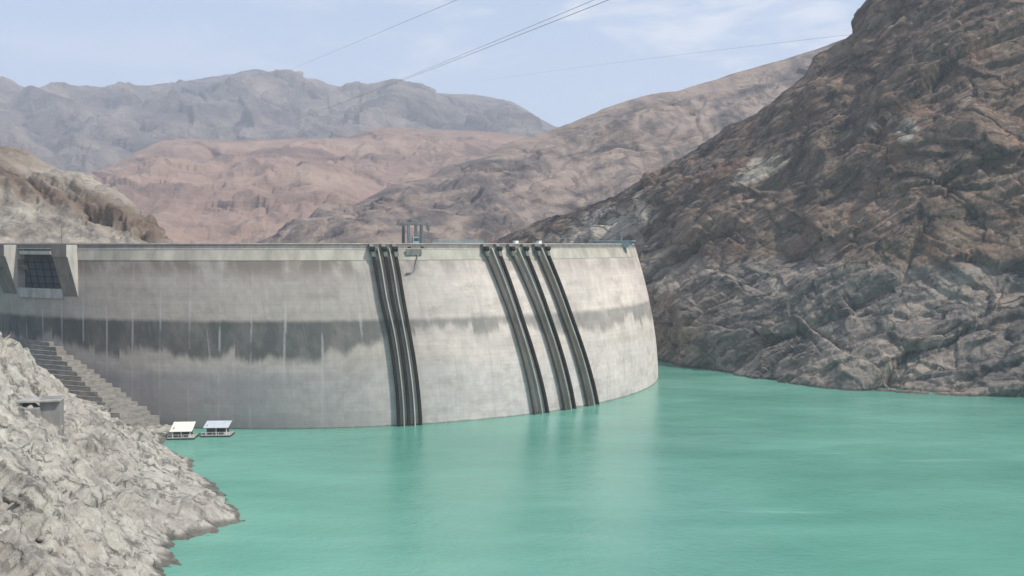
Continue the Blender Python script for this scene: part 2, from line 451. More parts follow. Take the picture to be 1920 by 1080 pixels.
def dam_mat():
    m, n = material('dam_concrete')
    z = n.m('SUBTRACT', n.sep(n.pos)[2], EYE)      # 0 at the crest, -60 at the lake
    arc = n.attr('arc')                             # metres along the wall
    va = n.comb(arc, z, 0.0)
    hh = n.m('SUBTRACT', 1.0, n.m('POWER', n.m('ADD', 1.0, n.m('DIVIDE', n.m('MAXIMUM', z, -60.0), 60.0)), 1.8))
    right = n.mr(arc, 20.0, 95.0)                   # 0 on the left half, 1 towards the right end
    # base colour: cast concrete, with sun shading painted in: darker left, paler right
    big = n.noise(n.mp(va, scale=(1, 2.2, 1)), 0.022, 5, 0.55)
    fine = n.noise(n.mp(va, scale=(1, 0.7, 1)), 0.35, 8, 0.7)
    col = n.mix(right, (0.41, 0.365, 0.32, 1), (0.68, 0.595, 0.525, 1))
    col = n.mix(n.m('MULTIPLY', n.mr(big, 0.38, 0.62), 0.35), col, (0.36, 0.33, 0.31, 1))
    lower = n.mr(z, -44.0, -36.0)
    col = n.mix(n.m('MULTIPLY', n.m('SUBTRACT', 1.0, lower), 0.30), col, (0.52, 0.51, 0.52, 1))
    # panels: each pour is slightly different in tone
    ja = n.m('ADD', arc, n.m('MULTIPLY', n.m('MULTIPLY', hh, 10.5), n.mr(arc, 0.0, 60.0, 1.0, 0.0)))   # joints stand in vertical planes
    pj = n.m('FLOOR', n.m('DIVIDE', n.m('ADD', ja, 300.0), 10.4))
    pz = n.m('FLOOR', n.m('DIVIDE', z, 2.6))
    wn_ = n.add('ShaderNodeTexWhiteNoise', noise_dimensions='3D'); n.put(wn_.inputs[0], n.comb(pj, pz, 3.0))
    k = n.mr(wn_.outputs[0], 0, 1, 0.93, 1.05, smooth=False)
    col = n.mix(1.0, col, n.comb(k, k, k), 'MULTIPLY')
    k = n.mr(fine, 0.25, 0.75, 0.80, 1.14, smooth=False)
    col = n.mix(1.0, col, n.comb(k, k, k), 'MULTIPLY')
    # vertical run-off streaks
    stre = n.noise(n.comb(n.m('MULTIPLY', arc, 1.0), n.m('MULTIPLY', z, 0.05), 0.0), 0.55, 6, 0.62)
    col = n.mix(n.m('MULTIPLY', n.mr(stre, 0.52, 0.70), 0.28), col, (0.25, 0.235, 0.22, 1))
    # brownish darkening just below the crest slab
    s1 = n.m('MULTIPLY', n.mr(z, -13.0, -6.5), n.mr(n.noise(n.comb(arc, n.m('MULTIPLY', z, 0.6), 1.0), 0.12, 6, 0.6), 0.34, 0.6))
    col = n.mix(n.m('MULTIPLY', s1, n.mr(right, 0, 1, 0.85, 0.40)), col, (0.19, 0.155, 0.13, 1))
    s2 = n.mr(n.noise(n.comb(n.m('MULTIPLY', arc, 0.5), z, 31.0), 0.16, 7, 0.65), 0.50, 0.66)
    col = n.mix(n.m('MULTIPLY', s2, 0.30), col, (0.24, 0.20, 0.175, 1))
    # old water line: dark band with a level top and a ragged lower edge
    rag = n.noise(n.comb(arc, n.m('MULTIPLY', z, 0.25), 5.0), 0.20, 6, 0.68)
    rag2 = n.noise(n.comb(arc, 0.0, 9.0), 0.035, 3, 0.5)
    low = n.m('ADD', -35.2, n.m('ADD', n.m('MULTIPLY', n.m('SUBTRACT', rag, 0.5), 9.0), n.m('MULTIPLY', n.m('SUBTRACT', rag2, 0.5), 20.0)))
    low = n.m('ADD', low, n.mr(arc, 22.0, 60.0, 0.0, 5.0))
    wq = n.add('ShaderNodeTexWhiteNoise', noise_dimensions='2D'); n.put(wq.inputs[0], n.comb(pj, 17.0, 0.0))
    low = n.m('ADD', low, n.m('MULTIPLY', n.m('SUBTRACT', wq.outputs[0], 0.5), 5.0))
    b_low = n.mr(n.m('SUBTRACT', z, low), -1.2, 2.2)
    top = n.m('ADD', -24.4, n.m('MULTIPLY', n.m('SUBTRACT', n.noise(n.comb(arc, 0.0, 2.0), 0.3, 4, 0.6), 0.5), 1.2))
    b_top = n.m('SUBTRACT', 1.0, n.mr(n.m('SUBTRACT', z, top), -1.4, 0.4))
    band = n.m('MULTIPLY', b_low, b_top)
    patch = n.mr(n.noise(n.comb(arc, n.m('MULTIPLY', z, 0.5), 7.0), 0.13, 7, 0.65), 0.36, 0.58, 0.75, 1.0)
    stren = n.mr(arc, 8.0, 66.0, 0.90, 0.58)
    col = n.mix(n.m('MULTIPLY', n.m('MULTIPLY', band, patch), stren), col, (0.066, 0.072, 0.07, 1))
    # second, bluish-grey zone low on the left half
    b2 = n.m('MULTIPLY', n.m('SUBTRACT', 1.0, n.mr(n.m('ADD', z, n.m('MULTIPLY', rag, 6.0)), -41.5, -36.0)), n.mr(arc, -10.0, 50.0, 0.72, 0.0))
    col = n.mix(n.m('MULTIPLY', b2, n.mr(rag2, 0.3, 0.7, 0.6, 1.0)), col, (0.155, 0.155, 0.168, 1))
    b3 = n.m('MULTIPLY', b2, n.mr(z, -60.0, -52.0, 1.0, 0.0))
    col = n.mix(n.m('MULTIPLY', b3, 0.4), col, (0.10, 0.095, 0.09, 1))
    # contraction joints with white efflorescence
    fr = n.m('ABSOLUTE', n.m('SUBTRACT', n.m('FRACT', n.m('DIVIDE', n.m('ADD', ja, 300.0), 10.4)), 0.5))
    jw = n.noise(n.comb(arc, n.m('MULTIPLY', z, 0.35), 11.0), 0.25, 5, 0.6)
    j = n.m('MULTIPLY', n.mr(n.m('SUBTRACT', fr, n.m('MULTIPLY', jw, 0.045)), 0.0, 0.022, 1.0, 0.0), n.mr(jw, 0.40, 0.56, 0.08, 0.8))
    jz = n.m('ADD', 0.35, n.m('MULTIPLY', 0.65, n.m('MULTIPLY', n.mr(z, -44, -34), n.m('SUBTRACT', 1.0, n.mr(z, -24, -16)))))
    j = n.m('MULTIPLY', j, jz)
    col = n.mix(n.m('MULTIPLY', j, n.mr(arc, 20, 80, 0.55, 0.2)), col, (0.52, 0.50, 0.50, 1))
    # white drips running out of the band
    dr = n.mr(n.noise(n.comb(arc, n.m('MULTIPLY', z, 0.045), 21.0), 0.75, 4, 0.6), 0.60, 0.70)
    dz = n.m('MULTIPLY', n.mr(z, -46.0, -33.0), n.m('SUBTRACT', 1.0, n.mr(z, -29.0, -24.0)))
    col = n.mix(n.m('MULTIPLY', n.m('MULTIPLY', dr, dz), 0.32), col, (0.50, 0.49, 0.48, 1))
    # lift lines
    lf = n.m('ABSOLUTE', n.m('SUBTRACT', n.m('FRACT', n.m('DIVIDE', z, 2.6)), 0.5))
    ll = n.m('MULTIPLY', n.mr(lf, 0.0, 0.05, 1.0, 0.0), 0.16)
    col = n.mix(ll, col, (0.16, 0.15, 0.14, 1))
    # damp foot
    foot = n.mr(n.m('ADD', z, n.m('MULTIPLY', rag, 1.4)), -59.3, -58.6, 1.0, 0.0)
    col = n.mix(n.m('MULTIPLY', foot, 0.75), col, (0.10, 0.10, 0.09, 1))
    n.put(n.b.inputs['Base Color'], col)
    h = n.m('ADD', n.m('MULTIPLY', fine, 0.5), n.m('MULTIPLY', n.mr(fr, 0.0, 0.012, 0.0, 1.0), 0.4))
    n.put(n.b.inputs['Normal'], n.bump(h, 0.35, 0.35))
    return m


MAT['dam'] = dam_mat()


def water_mat():
    m, n = material('turquoise_water')
    f = n.noise(n.mp(n.pos, scale=(0.6, 1.6, 1)), 0.012, 5, 0.55, 0.6)
    g = n.noise(n.mp(n.pos, rot=(0, 0, 0.15), scale=(0.45, 1.3, 1)), 0.035, 5, 0.6, 0.3)
    col = n.ramp(n.m('ADD', n.m('MULTIPLY', f, 0.6), n.m('MULTIPLY', g, 0.4)),
                 [(0.36, (0.095, 0.30, 0.222)), (0.5, (0.13, 0.358, 0.272)), (0.64, (0.175, 0.42, 0.325))])
    big = n.noise(n.mp(n.pos, rot=(0, 0, 0.5), scale=(1.0, 0.6, 1)), 0.006, 3, 0.5)
    k = n.mr(big, 0.35, 0.65, 0.84, 1.05); col = n.mix(1.0, col, n.comb(k, k, k), 'MULTIPLY')
    pale_streak = n.mr(n.noise(n.mp(n.pos, rot=(0, 0, 0.12), scale=(0.16, 1.6, 1)), 0.07, 5, 0.6), 0.64, 0.74)
    col = n.mix(n.m('MULTIPLY', pale_streak, 0.35), col, (0.36, 0.58, 0.50, 1))  # thin stretched streaks of paler water
    n.put(n.b.inputs['Base Color'], col)
    n.put(n.b.inputs['Roughness'], n.mr(g, 0.3, 0.7, 0.10, 0.20))
    n.b.inputs['IOR'].default_value = 1.33; n.b.inputs['Specular IOR Level'].default_value = 0.5
    w = n.m('ADD', n.noise(n.mp(n.pos, scale=(1, 1.5, 1)), 0.55, 5, 0.6, 0.4), n.m('MULTIPLY', n.noise(n.pos, 0.12, 3, 0.5), 1.6))
    n.put(n.b.inputs['Normal'], n.bump(w, 0.28, 0.6))
    return m


MAT['water'] = water_mat()

# ------------------------------------------------------------------ ground and lake
bm = bmesh.new()
bmesh.ops.create_grid(bm, x_segments=2, y_segments=2, size=1, matrix=Matrix.Translation((0, 3000, -75)) @ Matrix.Diagonal((9000, 7000, 1, 1)))
tag(build('ground', bm, MAT['hill']), kind='structure')

# lake sheet lies only on the reservoir side: it passes under the banks and ends inside the dam wall
CW = np.array([-81.7, 468.5]); CC = np.array([-92.0, 476.0]); R0 = 150.0


def gprof(z):            # z below crest, 0..-60  -> 0..1
    h = np.clip(-np.asarray(z, float) / 60, 0, 1.25)
    return np.where(h <= 1, 1 - np.abs(1 - np.minimum(h, 1)) ** 1.8, 1 + (h - 1) * 0.1)


def centre(z):
    g = gprof(z); return CC[0] + (CW[0] - CC[0]) * g, CC[1] + (CW[1] - CC[1]) * g


def DP(th, z, off=0.0):
    """point on the upstream face: angle th (rad), z measured from the crest, off outward"""
    cx, cy = centre(z)
    return np.stack([cx + (R0 + off) * np.sin(th), cy - (R0 + off) * np.cos(th), EYE + np.asarray(z, float) + 0 * np.asarray(th)], -1)


def theta_at(px, z, off=0.0):
    """angle at which the vertical plane through the photo column px meets the face at height z"""
    k, _ = ray(px, 500.0); cx, cy = centre(z)
    t = np.radians(np.linspace(-50, 84, 4000)); p = DP(t, np.full(len(t), z), off)
    d = p[:, 0] / p[:, 1] - k
    i = np.where(np.sign(d[:-1]) != np.sign(d[1:]))[0]
    if len(i) == 0: return float(t[np.argmin(np.abs(d))])
    i = i[0]; return float(t[i] + (t[i + 1] - t[i]) * d[i] / (d[i] - d[i + 1]))


tt = np.radians(np.linspace(-75, 140, 130)); ring = DP(tt, np.full(130, -60.0), -3.0)
bm = bmesh.new()
outer = []
for a in np.linspace(-75, 140, 130):      # matching outer points far out in the reservoir
    outer.append(None)
poly = [(-700, ring[0, 1]), ] + [(p[0], p[1]) for p in ring] + [(60, 720), (1500, 720), (1500, -1500), (-700, -1500)]
vs = [bm.verts.new((x, y, 0)) for x, y in poly]
bm.faces.new(vs); bmesh.ops.triangulate(bm, faces=bm.faces)
tag(build('lake_water', bm, MAT['water']), kind='structure')

# ------------------------------------------------------------------ right-hand cliff
def column_loft(px_list, rows, nu, nv_seg, vpow=None):
    """rows: list of (px -> world point arrays); linear between rows"""
    pxs = np.linspace(px_list[0], px_list[-1], nu)
    out = []
    R = [np.stack([np.interp(pxs, px_list, r[:, k]) for k in range(3)], -1) for r in rows]
    ker = np.hanning(9); ker /= ker.sum()
    for r in R:
        for k in range(3):
            pad = np.pad(r[:, k], 4, mode='edge') if False else np.concatenate([2 * r[0, k] - r[4:0:-1, k], r[:, k], 2 * r[-1, k] - r[-2:-6:-1, k]])
            r[:, k] = np.convolve(pad, ker, 'valid')
    for i, n in enumerate(nv_seg):
        for t in np.linspace(0, 1, n, endpoint=(i == len(nv_seg) - 1)):
            out.append(R[i] * (1 - t) + R[i + 1] * t)
    V = np.concatenate(out); return V, pxs, len(out)


ST = [  # px, base distance, ridge py, ridge distance
    (860, 690, 500, 770), (900, 660, 462, 762), (935, 640, 447, 752), (965, 625, 432, 742), (1000, 608, 416, 735), (1050, 590, 400, 715), (1100, 572, 384, 700), (1150, 552, 366, 680),
    (1200, 532, 343, 660), (1235, 514, 325, 648), (1300, 482, 285, 632), (1350, 461, 254, 622), (1380, 452, 234, 614), (1420, 441, 210, 606), (1460, 431, 178, 602), (1485, 426, 158, 600),
    (1505, 421, 136, 599), (1525, 418, 100, 598), (1560, 411, 84, 596), (1590, 406, 66, 594), (1612, 404, 32, 591), (1640, 402, -12, 588), (1700, 397, -80, 580),
    (1800, 392, -150, 570), (1920, 388, -210, 560), (2100, 375, -260, 540), (2300, 330, -200, 500), (2500, 270, -100, 470)]
pxl = [s[0] for s in ST]
base, wl, mid, ridge, back, back2 = [], [], [], [], [], []
for px, db, pr, dr in ST:
    kx = ray(px, 500)[0]
    b = np.array([kx * db, db, 0.0]); r = P(px, pr, dr)
    base.append([kx * (db - 14), db - 14, -16]); wl.append(b)
    mm = b * 0.45 + r * 0.55; mm[1] -= (r[2] - b[2]) * 0.04; mm[2] += 3; mid.append(mm); ridge.append(r)
    back.append([kx * (dr + 120), dr + 120, r[2] - 50]); back2.append([kx * (dr + 420), dr + 420, -40])
rows = [np.array(a, float) for a in (base, wl, mid, ridge, back, back2)]
NU = 900
V, pxs, NV = column_loft(pxl, rows, NU, [12, 230, 230, 22, 12])
N = normals(V, NU, NV)
if N[:, 1].mean() > 0: N = -N
PX = np.tile(pxs, NV); ROW = np.repeat(np.arange(NV), NU)
fadeb = sstep(ROW, 0, 20)
wv = V + 6.0 * np.stack([fbm(V, 45, 3, off=k * 9.1) for k in range(3)], -1)
LA, NA = (0.86, -0.22, 0.45), (-0.07, 0.84, 0.54)          # beds rising to the right
LB, NB = (0.55, -0.75, -0.35), (0.84, -0.07, 0.54)         # cross joints falling to the right
fa = frame(wv, LA, NA, (0.34, 1.0, 0.6)); fb_ = frame(wv, LB, NB, (0.38, 1.0, 0.6))
mA = sstep(fbm(V, 75, 3, off=17), -0.22, 0.22)
disp = 9.0 * fbm(wv, 100, 3, ridged=True, off=4.0) - 4.0
disp += 6.5 * facets(fa, 34, 1.1) + mA * 3.4 * facets(fa, 12, 4.1) + (1 - mA) * (4.4 * facets(fb_, 22, 7.3) + 2.2 * facets(fb_, 9, 2.2))
disp += mA * 2.6 * (saw((fa[:, 1]) / 11.0, 0.8) - 0.5)
disp += (0.5 + mA) * 0.9 * facets(fa, 4.5, 9.9) + 0.3 * facets(wv, 2.2, 3.3)
disp += 1.3 * fbm(fa, 12, 4, 0.55, ridged=True, off=3.0) + 0.6 * fbm(V, 4.5, 4, 0.6, off=3)
# the near buttress stands forward of the rock behind the dam's right end
butt = sstep(PX, 1206, 1220) * sstep(V[:, 2], 2, 18)
disp += 10.0 * butt * (1 - sstep(PX, 1300, 1460))
RD = 472.0; damp = 1 - 0.6 * np.exp(-((ROW - RD) / 26.0) ** 2)
V = V + N * (disp * fadeb * damp)[:, None] * np.array([1, 1, 0.85])
# pale, freshly broken rock patches
qx = V[:, 0] / V[:, 1]; qz = (V[:, 2] - EYE) / V[:, 1]
IX = 960 + F * qx; IY = HOR - F * qz
nz = fbm(V, 14, 4, off=8.0)
def blob(cx, cy, rx, ry, ang=0.0):
    c, s_ = math.cos(ang), math.sin(ang); x = IX - cx; y = IY - cy
    return 1 - sstep(np.sqrt(((x * c + y * s_) / rx) ** 2 + ((-x * s_ + y * c) / ry) ** 2) + nz * 0.9, 0.6, 1.15)
pale = np.maximum.reduce([blob(1140, 425, 85, 36, -0.3), blob(1195, 415, 22, 50), blob(1425, 316, 58, 20, -0.45) * 1.0, blob(1240, 512, 50, 42) * 0.5, blob(1700, 244, 20, 22),
                          blob(1650, 230, 34, 8, -0.3) * 0.8, blob(1500, 580, 120, 14, 0.75) * 0.5, blob(1650, 690, 120, 26, 0.1) * 0.35, blob(1790, 530, 80, 22, -0.4) * 0.45,
                          blob(1380, 700, 60, 14, 0.5) * 0.4, blob(1085, 448, 110, 14) * 0.6])
o = grid_mesh('cliff', V, NU, NV, MAT['cliff'], {'pale': pale}, flip=False)
tag(o, kind='structure')

# ------------------------------------------------------------------ foreground bank on the left
def shore(px, py): return Pz(px, py, 0.0)
ctrl = []
def W3(x, y, z): ctrl.append((x, y, z))
def PP(px, py, d): ctrl.append(tuple(P(px, py, d)))
for px, py in ((300, 1075), (302, 1045), (318, 1020), (372, 998), (450, 966), (425, 935), (380, 897), (335, 858), (292, 832), (262, 817)):
    W3(*shore(px, py))
for px, py, d in ((0, 620, 262), (60, 680, 268), (110, 725, 274), (170, 772, 284), (222, 797, 297)): PP(px, py, d)
for px, py, d in ((0, 800, 192), (0, 1080, 122), (0, 900, 160), (80, 800, 222), (150, 900, 205), (100, 1000, 160), (200, 1000, 183), (150, 1080, 152), (230, 900, 228), (330, 930, 219), (395, 950, 213), (300, 880, 243), (60, 740, 245), (240, 1040, 180)): PP(px, py, d)
for x, y, z in ((-137, 290, 15), (-118, 300, 4), (-104, 306, 0), (-140, 320, -4), (-120, 325, -10), (-165, 320, 22), (-200, 330, 50), (-200, 262, 62), (-240, 250, 80), (-180, 180, 62), (-230, 150, 84), (-170, 240, 45), (-250, 350, 75),
                (0, 0, 58.2), (-30, 8, 59), (-60, 20, 61), (-100, 60, 60), (-20, 40, 28), (-40, 60, 30), (-52, 100, 22), (0, 60, -2), (25, 30, -2), (-25, 105, -2), (-44, 150, 0), (-120, 120, 48), (-160, 100, 66),
                (-60, -40, 70), (0, -40, 62), (60, -40, 20), (-30, 190, -12), (-45, 225, -8), (-70, 262, -9), (-85, 290, -9), (0, 150, -22), (20, 100, -22), (60, 40, -22), (-40, 260, -22), (40, 200, -35), (0, 320, -40), (-90, 320, -14)):
    W3(x, y, z)
bank_f = tps(ctrl)
xs = np.linspace(-235, 10, 640); ys = np.linspace(-30, 322, 860)
gx_, gy_ = np.meshgrid(xs, ys)
zz = bank_f(gx_, gy_)
V = np.stack([gx_.ravel(), gy_.ravel(), zz], -1); nu, nv = len(xs), len(ys)
V[:, 2] = np.maximum(V[:, 2], -14)
N = normals(V, nu, nv)
wv = V + 1.6 * np.stack([fbm(V, 14, 3, off=k * 5.7) for k in range(3)], -1)
fr_ = frame(wv, (0.60, -0.30, -0.62), (0.45, 0.89, 0.0), (0.38, 1.0, 0.7))
fh = frame(wv, (0.30, 0.92, -0.15), (0.6, -0.2, 0.75), (0.4, 1.0, 0.7))
mB = sstep(fbm(V, 26, 2, off=31), -0.2, 0.2)
disp = 3.4 * fbm(fr_, 17, 4, ridged=True, off=2.2) - 1.3
disp += 2.6 * facets(fr_, 8.0, 1.7) + (1 - mB) * 1.3 * facets(fh, 4.2, 5.7) + mB * 1.2 * facets(fr_, 3.0, 8.7)
disp += 0.6 * facets(wv, 2.2, 2.9) * (0.2 + mB) + 0.15 * facets(wv, 0.9, 6.1)
disp -= 5.0 * np.maximum(0, fbm(fr_, 4.4, 3, 0.6, off=12) - 0.16)
disp += 0.45 * fbm(V, 1.6, 3, 0.6, off=3)
disp *= 0.35 + 0.65 * sstep(V[:, 2], 0.5, 9)
disp += 0.3
near = sstep(np.hypot(V[:, 0], V[:, 1]), 5, 30)
V = V + N * (disp * near)[:, None]
grid_bank = (xs, ys, V[:, 2].reshape(nv, nu).copy())
o = grid_mesh('rocky_bank', V, nu, nv, MAT['bank']); tag(o, kind='structure')


def bank_hit(px, py, d0=110.0, d1=320.0):
    kx, kz = ray(px, py)
    for d in np.arange(d0, d1, 0.4):
        if bank_f(kx * d, d)[0] >= EYE + kz * d: return np.array([kx * d, d, EYE + kz * d]), d
    return np.array([kx * d1, d1, EYE + kz * d1]), d1


# ------------------------------------------------------------------ hill beyond the dam's left end
ctrl = []
for px, py, d in ((315, 462, 396), (290, 430, 400), (240, 385, 420), (200, 355, 430), (150, 325, 442), (100, 310, 452), (60, 290, 458), (0, 275, 470), (-90, 250, 480), (-220, 220, 480),
                  (0, 458, 372), (100, 458, 378), (200, 460, 384), (-120, 450, 368), (0, 370, 415), (100, 385, 414), (200, 420, 404),
                  (360, 520, 402), (440, 640, 420)): PP(px, py, d)
for x, y, z in ((-150, 520, 20), (-200, 580, 30), (-300, 600, 60), (-100, 520, 10), (-60, 470, -20), (-330, 450, 115), (-330, 340, 85), (-60, 600, -30), (-230, 350, 62), (-160, 620, 10)): W3(x, y, z)
for px, py, d in ((290, 430, 400), (240, 385, 420), (200, 355, 430), (150, 325, 442), (60, 290, 458), (-90, 250, 480)):
    a_ = P(px, py, d); W3(a_[0] - 8, a_[1] + 60, a_[2] - 26)
hill_f = tps(ctrl)
xs = np.linspace(-340, -60, 420); ys = np.linspace(352, 620, 300)
gx_, gy_ = np.meshgrid(xs, ys)
V = np.stack([gx_.ravel(), gy_.ravel(), hill_f(gx_, gy_)], -1); nu, nv = len(xs), len(ys)
N = normals(V, nu, nv)
wv = V + 4 * np.stack([fbm(V, 25, 3, off=k * 5.7) for k in range(3)], -1)
sn = np.array([0.45, -0.1, 0.88]); sb = wv @ (sn / np.linalg.norm(sn))
hi = sstep(sb, 0, 1)
fw = frame(wv, (0.80, 0.15, -0.50), (0.5, 0.0, 0.86), (0.32, 1.0, 0.6))
# a rocky ledge runs down the flank; the lower slope is smoother scree
iy = HOR - F * (V[:, 2] - EYE) / V[:, 1]; ix = 960 + F * V[:, 0] / V[:, 1]
ledge = np.exp(-((iy - (330 + 0.33 * np.clip(ix, -300, 340))) / 26) ** 2)
disp = 3.0 * fbm(wv, 40, 4, ridged=True) - 2.6 + (0.5 + ledge) * (3.0 * facets(fw, 9, 2.0) + 1.6 * facets(fw, 4, 5.0)) + 0.6 * facets(fw, 2, 1.0)
disp += (0.35 + ledge) * (2.6 * saw(sb / 8.0, 0.8) + 1.2 * saw(sb / 3.2, 0.75) - 1.5)
f1, f2, rid = cells(wv, 5.0); disp += (0.2 + ledge) * 0.5 * (rid - 0.5)
disp += 0.7 * fbm(V, 3.5, 3, 0.6)
V = V + N * disp[:, None]
o = grid_mesh('hill', V, nu, nv, MAT['abutment'], {'pale': ledge * 0.9 + 0.5 * sstep(-iy, -330, -290)}); tag(o, kind='structure')

# ------------------------------------------------------------------ ridges, hill and mountains behind
def range_loft(name, sil, mat, nu, nv, base_py, base_dd, back, rel, scale, octs=6, seed=0.0, strata=None):
    """sil: (px, py, distance) along the skyline"""
    pl = [a[0] for a in sil]; b, m_, r, k1 = [], [], [], []
    for px, py, d in sil:
        top = P(px, py, d); kx = ray(px, 500)[0]; db = d - base_dd
        bb = P(px, base_py, db); b.append(bb); r.append(top); mm = bb * 0.5 + top * 0.5; m_.append(mm)
        k1.append([kx * (d + back), d + back, -60])
    V, pxs, n = column_loft(pl, [np.array(a, float) for a in (b, m_, r, k1)], nu, [nv // 2, nv // 2, nv // 6])
    N = normals(V, nu, n)
    if N[:, 2].mean() < 0: N = -N
    wv = V + scale * 0.22 * np.stack([fbm(V, scale * 0.7, 3, off=q * 5.7 + seed) for q in range(3)], -1)
    # valleys run down-slope: compress height in the noise lookup
    disp = rel * (fbm(wv * np.array([1, 0.75, 0.35]), scale, octs, 0.5, ridged=True, off=seed) - 0.25)
    if strata:
        sn = np.array(strata[0], float); s_ = wv @ (sn / np.linalg.norm(sn))
        m = sstep(fbm(V, scale * 0.8, 3, off=seed + 5), -0.3, 0.3)
        disp += strata[1] * (0.2 + m) * (saw(s_ / strata[2], 0.8) + 0.5 * saw(s_ / strata[2] * 2.7, 0.8) - 0.7)
    if strata:
        ff = frame(wv, (1, 0, -strata[0][0] * 0.9), (strata[0][0], 0, 1), (0.3, 1.0, 0.5))
        disp += rel * 0.26 * facets(ff, scale * 0.30, seed) + rel * 0.12 * facets(ff, scale * 0.12, seed + 3)
    else:
        disp += rel * 0.16 * facets(wv, scale * 0.22, seed)
    row = np.repeat(np.arange(n), nu); k0 = (nv // 2) * 2
    disp *= 1 - 0.88 * np.exp(-((row - k0) / (nv * 0.13)) ** 2)
    V = V + N * disp[:, None]
    return tag(grid_mesh(name, V, nu, n, mat), kind='structure')


range_loft('ridge', [(440, 475, 900), (530, 447, 930), (575, 423, 950), (620, 398, 975), (665, 385, 985), (700, 366, 1000), (735, 345, 1030), (770, 338, 1060), (800, 332, 1080), (840, 311, 1110), (880, 303, 1130), (900, 296, 1140),
                     (960, 265, 1170), (1000, 252, 1190), (1050, 239, 1210), (1090, 222, 1230), (1130, 206, 1250), (1180, 190, 1270), (1230, 176, 1290), (1270, 172, 1300), (1330, 154, 1320), (1420, 125, 1350), (1480, 108, 1370), (1530, 92, 1380), (1620, 60, 1400), (1750, 20, 1420)],
           MAT['ridge'], 700, 320, 520, 330, 500, 24, 150, 6, 2.0, ((-0.32, -0.1, 0.94), 8.0, 34.0))
range_loft('hill', [(60, 420, 2100), (140, 370, 2100), (175, 332, 2120), (230, 297, 2160), (300, 266, 2200), (345, 262, 2230), (400, 265, 2250), (500, 263, 2250), (600, 262, 2250), (660, 257, 2300), (690, 246, 2330), (720, 240, 2350), (780, 243, 2350), (850, 246, 2350), (950, 251, 2350), (1050, 262, 2350), (1200, 275, 2350), (1350, 290, 2350)],
           MAT['hill'], 560, 260, 500, 1000, 700, 55, 330, 6, 8.0, ((0.05, -0.15, 0.98), 9.0, 55.0))
range_loft('mountain', [(-500, 170, 4600), (-300, 140, 4600), (-120, 150, 4600), (0, 160, 4600), (60, 165, 4600), (110, 165, 4600), (160, 167, 4600), (250, 163, 4600), (300, 158, 4600), (350, 156, 4600), (400, 147, 4600), (435, 142, 4600), (455, 135, 4600), (480, 130, 4600), (510, 136, 4600), (530, 138, 4600), (560, 152, 4600),
                        (600, 155, 4600), (640, 163, 4600), (680, 165, 4600), (700, 158, 4600), (740, 151, 4600), (785, 163, 4600), (810, 175, 4600), (850, 178, 4600), (885, 178, 4600), (920, 184, 4600), (960, 190, 4600), (985, 204, 4600), (1010, 220, 4600), (1045, 240, 4600), (1100, 262, 4600), (1250, 290, 4600), (1500, 330, 4600)],
           MAT['mountain'], 900, 360, 420, 1900, 900, 170, 700, 7, 21.0)

# ------------------------------------------------------------------ the dam
dam = empty('arch_dam', tuple(DP(0.0, 0.0) * np.array([1, 1, 0])))
tag(dam, 'tall curved concrete arch dam with a dark stained band above the turquoise lake', 'dam')


def arc_block(name, t0, t1, z0, z1, o0, o1, mat, parent, nt_=None, nz_=None, inner=-9.0, cap=True, sub=None):
    """curved slab between angles and heights; outer face offset o0 (bottom) .. o1 (top) from the wall face"""
    m0 = t0[0] if isinstance(t0, tuple) else t0; m1 = t1[0] if isinstance(t1, tuple) else t1
    nt_ = nt_ or max(2, int(abs(m1 - m0) * 150 / 2.5)); nz_ = nz_ or max(1, int(abs(z1 - z0) / 2.0))
    Z = np.linspace(z0, z1, nz_ + 1); O = np.linspace(o0, o1, nz_ + 1)
    T0 = np.interp(Z, [z0, z1], t0 if isinstance(t0, tuple) else (t0, t0)); T1 = np.interp(Z, [z0, z1], t1 if isinstance(t1, tuple) else (t1, t1))
    TT = [np.linspace(a, b, nt_ + 1) for a, b in zip(T0, T1)]
    A = np.array([[DP(t, z, o) for t in T_] for T_, z, o in zip(TT, Z, O)])
    zi = inner if callable(inner) else (lambda z: inner)
    B = np.array([[DP(t, z, zi(z)) for t in T_] for T_, z in zip(TT, Z)])
    me = bpy.data.meshes.new(name); n1 = nt_ + 1
    ofs = np.array(parent.location)
    V = np.concatenate([A.reshape(-1, 3), B.reshape(-1, 3)]) - ofs; k = (nz_ + 1) * n1; F_ = []
    for j in range(nz_):
        for i in range(nt_):
            a = j * n1 + i; F_.append((a, a + 1, a + 1 + n1, a + n1)); F_.append((k + a, k + a + n1, k + a + 1 + n1, k + a + 1))
    for i in range(nt_):
        a = nz_ * n1 + i; F_.append((a, a + 1, k + a + 1, k + a)); F_.append((i + 1, i, k + i, k + i + 1))
    for j in range(nz_):
        a = j * n1; F_.append((a, a + n1, k + a + n1, k + a)); a += nt_; F_.append((a + n1, a, k + a, k + a + n1))
    me.from_pydata([tuple(v) for v in V], [], F_); me.update()
    at = me.attributes.new('arc', 'FLOAT', 'POINT')
    arc = np.concatenate(TT) * 150.0; at.data.foreach_set('value', np.concatenate([arc, arc]).astype(np.float32))
    me.materials.append(mat); o = bpy.data.objects.new(name, me); COL.objects.link(o); o.parent = parent
    return o


TL, TR = math.radians(-62), math.radians(138)
inner_wall = lambda z: -9.0 + z * 0.35
tO0 = theta_at(33, -5); tO1 = theta_at(119, -5)         # spillway opening between the two piers
pxz = lambda px, a, b: (theta_at(px, a), theta_at(px, b))
tP = theta_at(145, -5)
wall_lo = arc_block('wall', TL, TR, -78, -15.5, 0, 0, MAT['dam'], dam, inner=inner_wall)
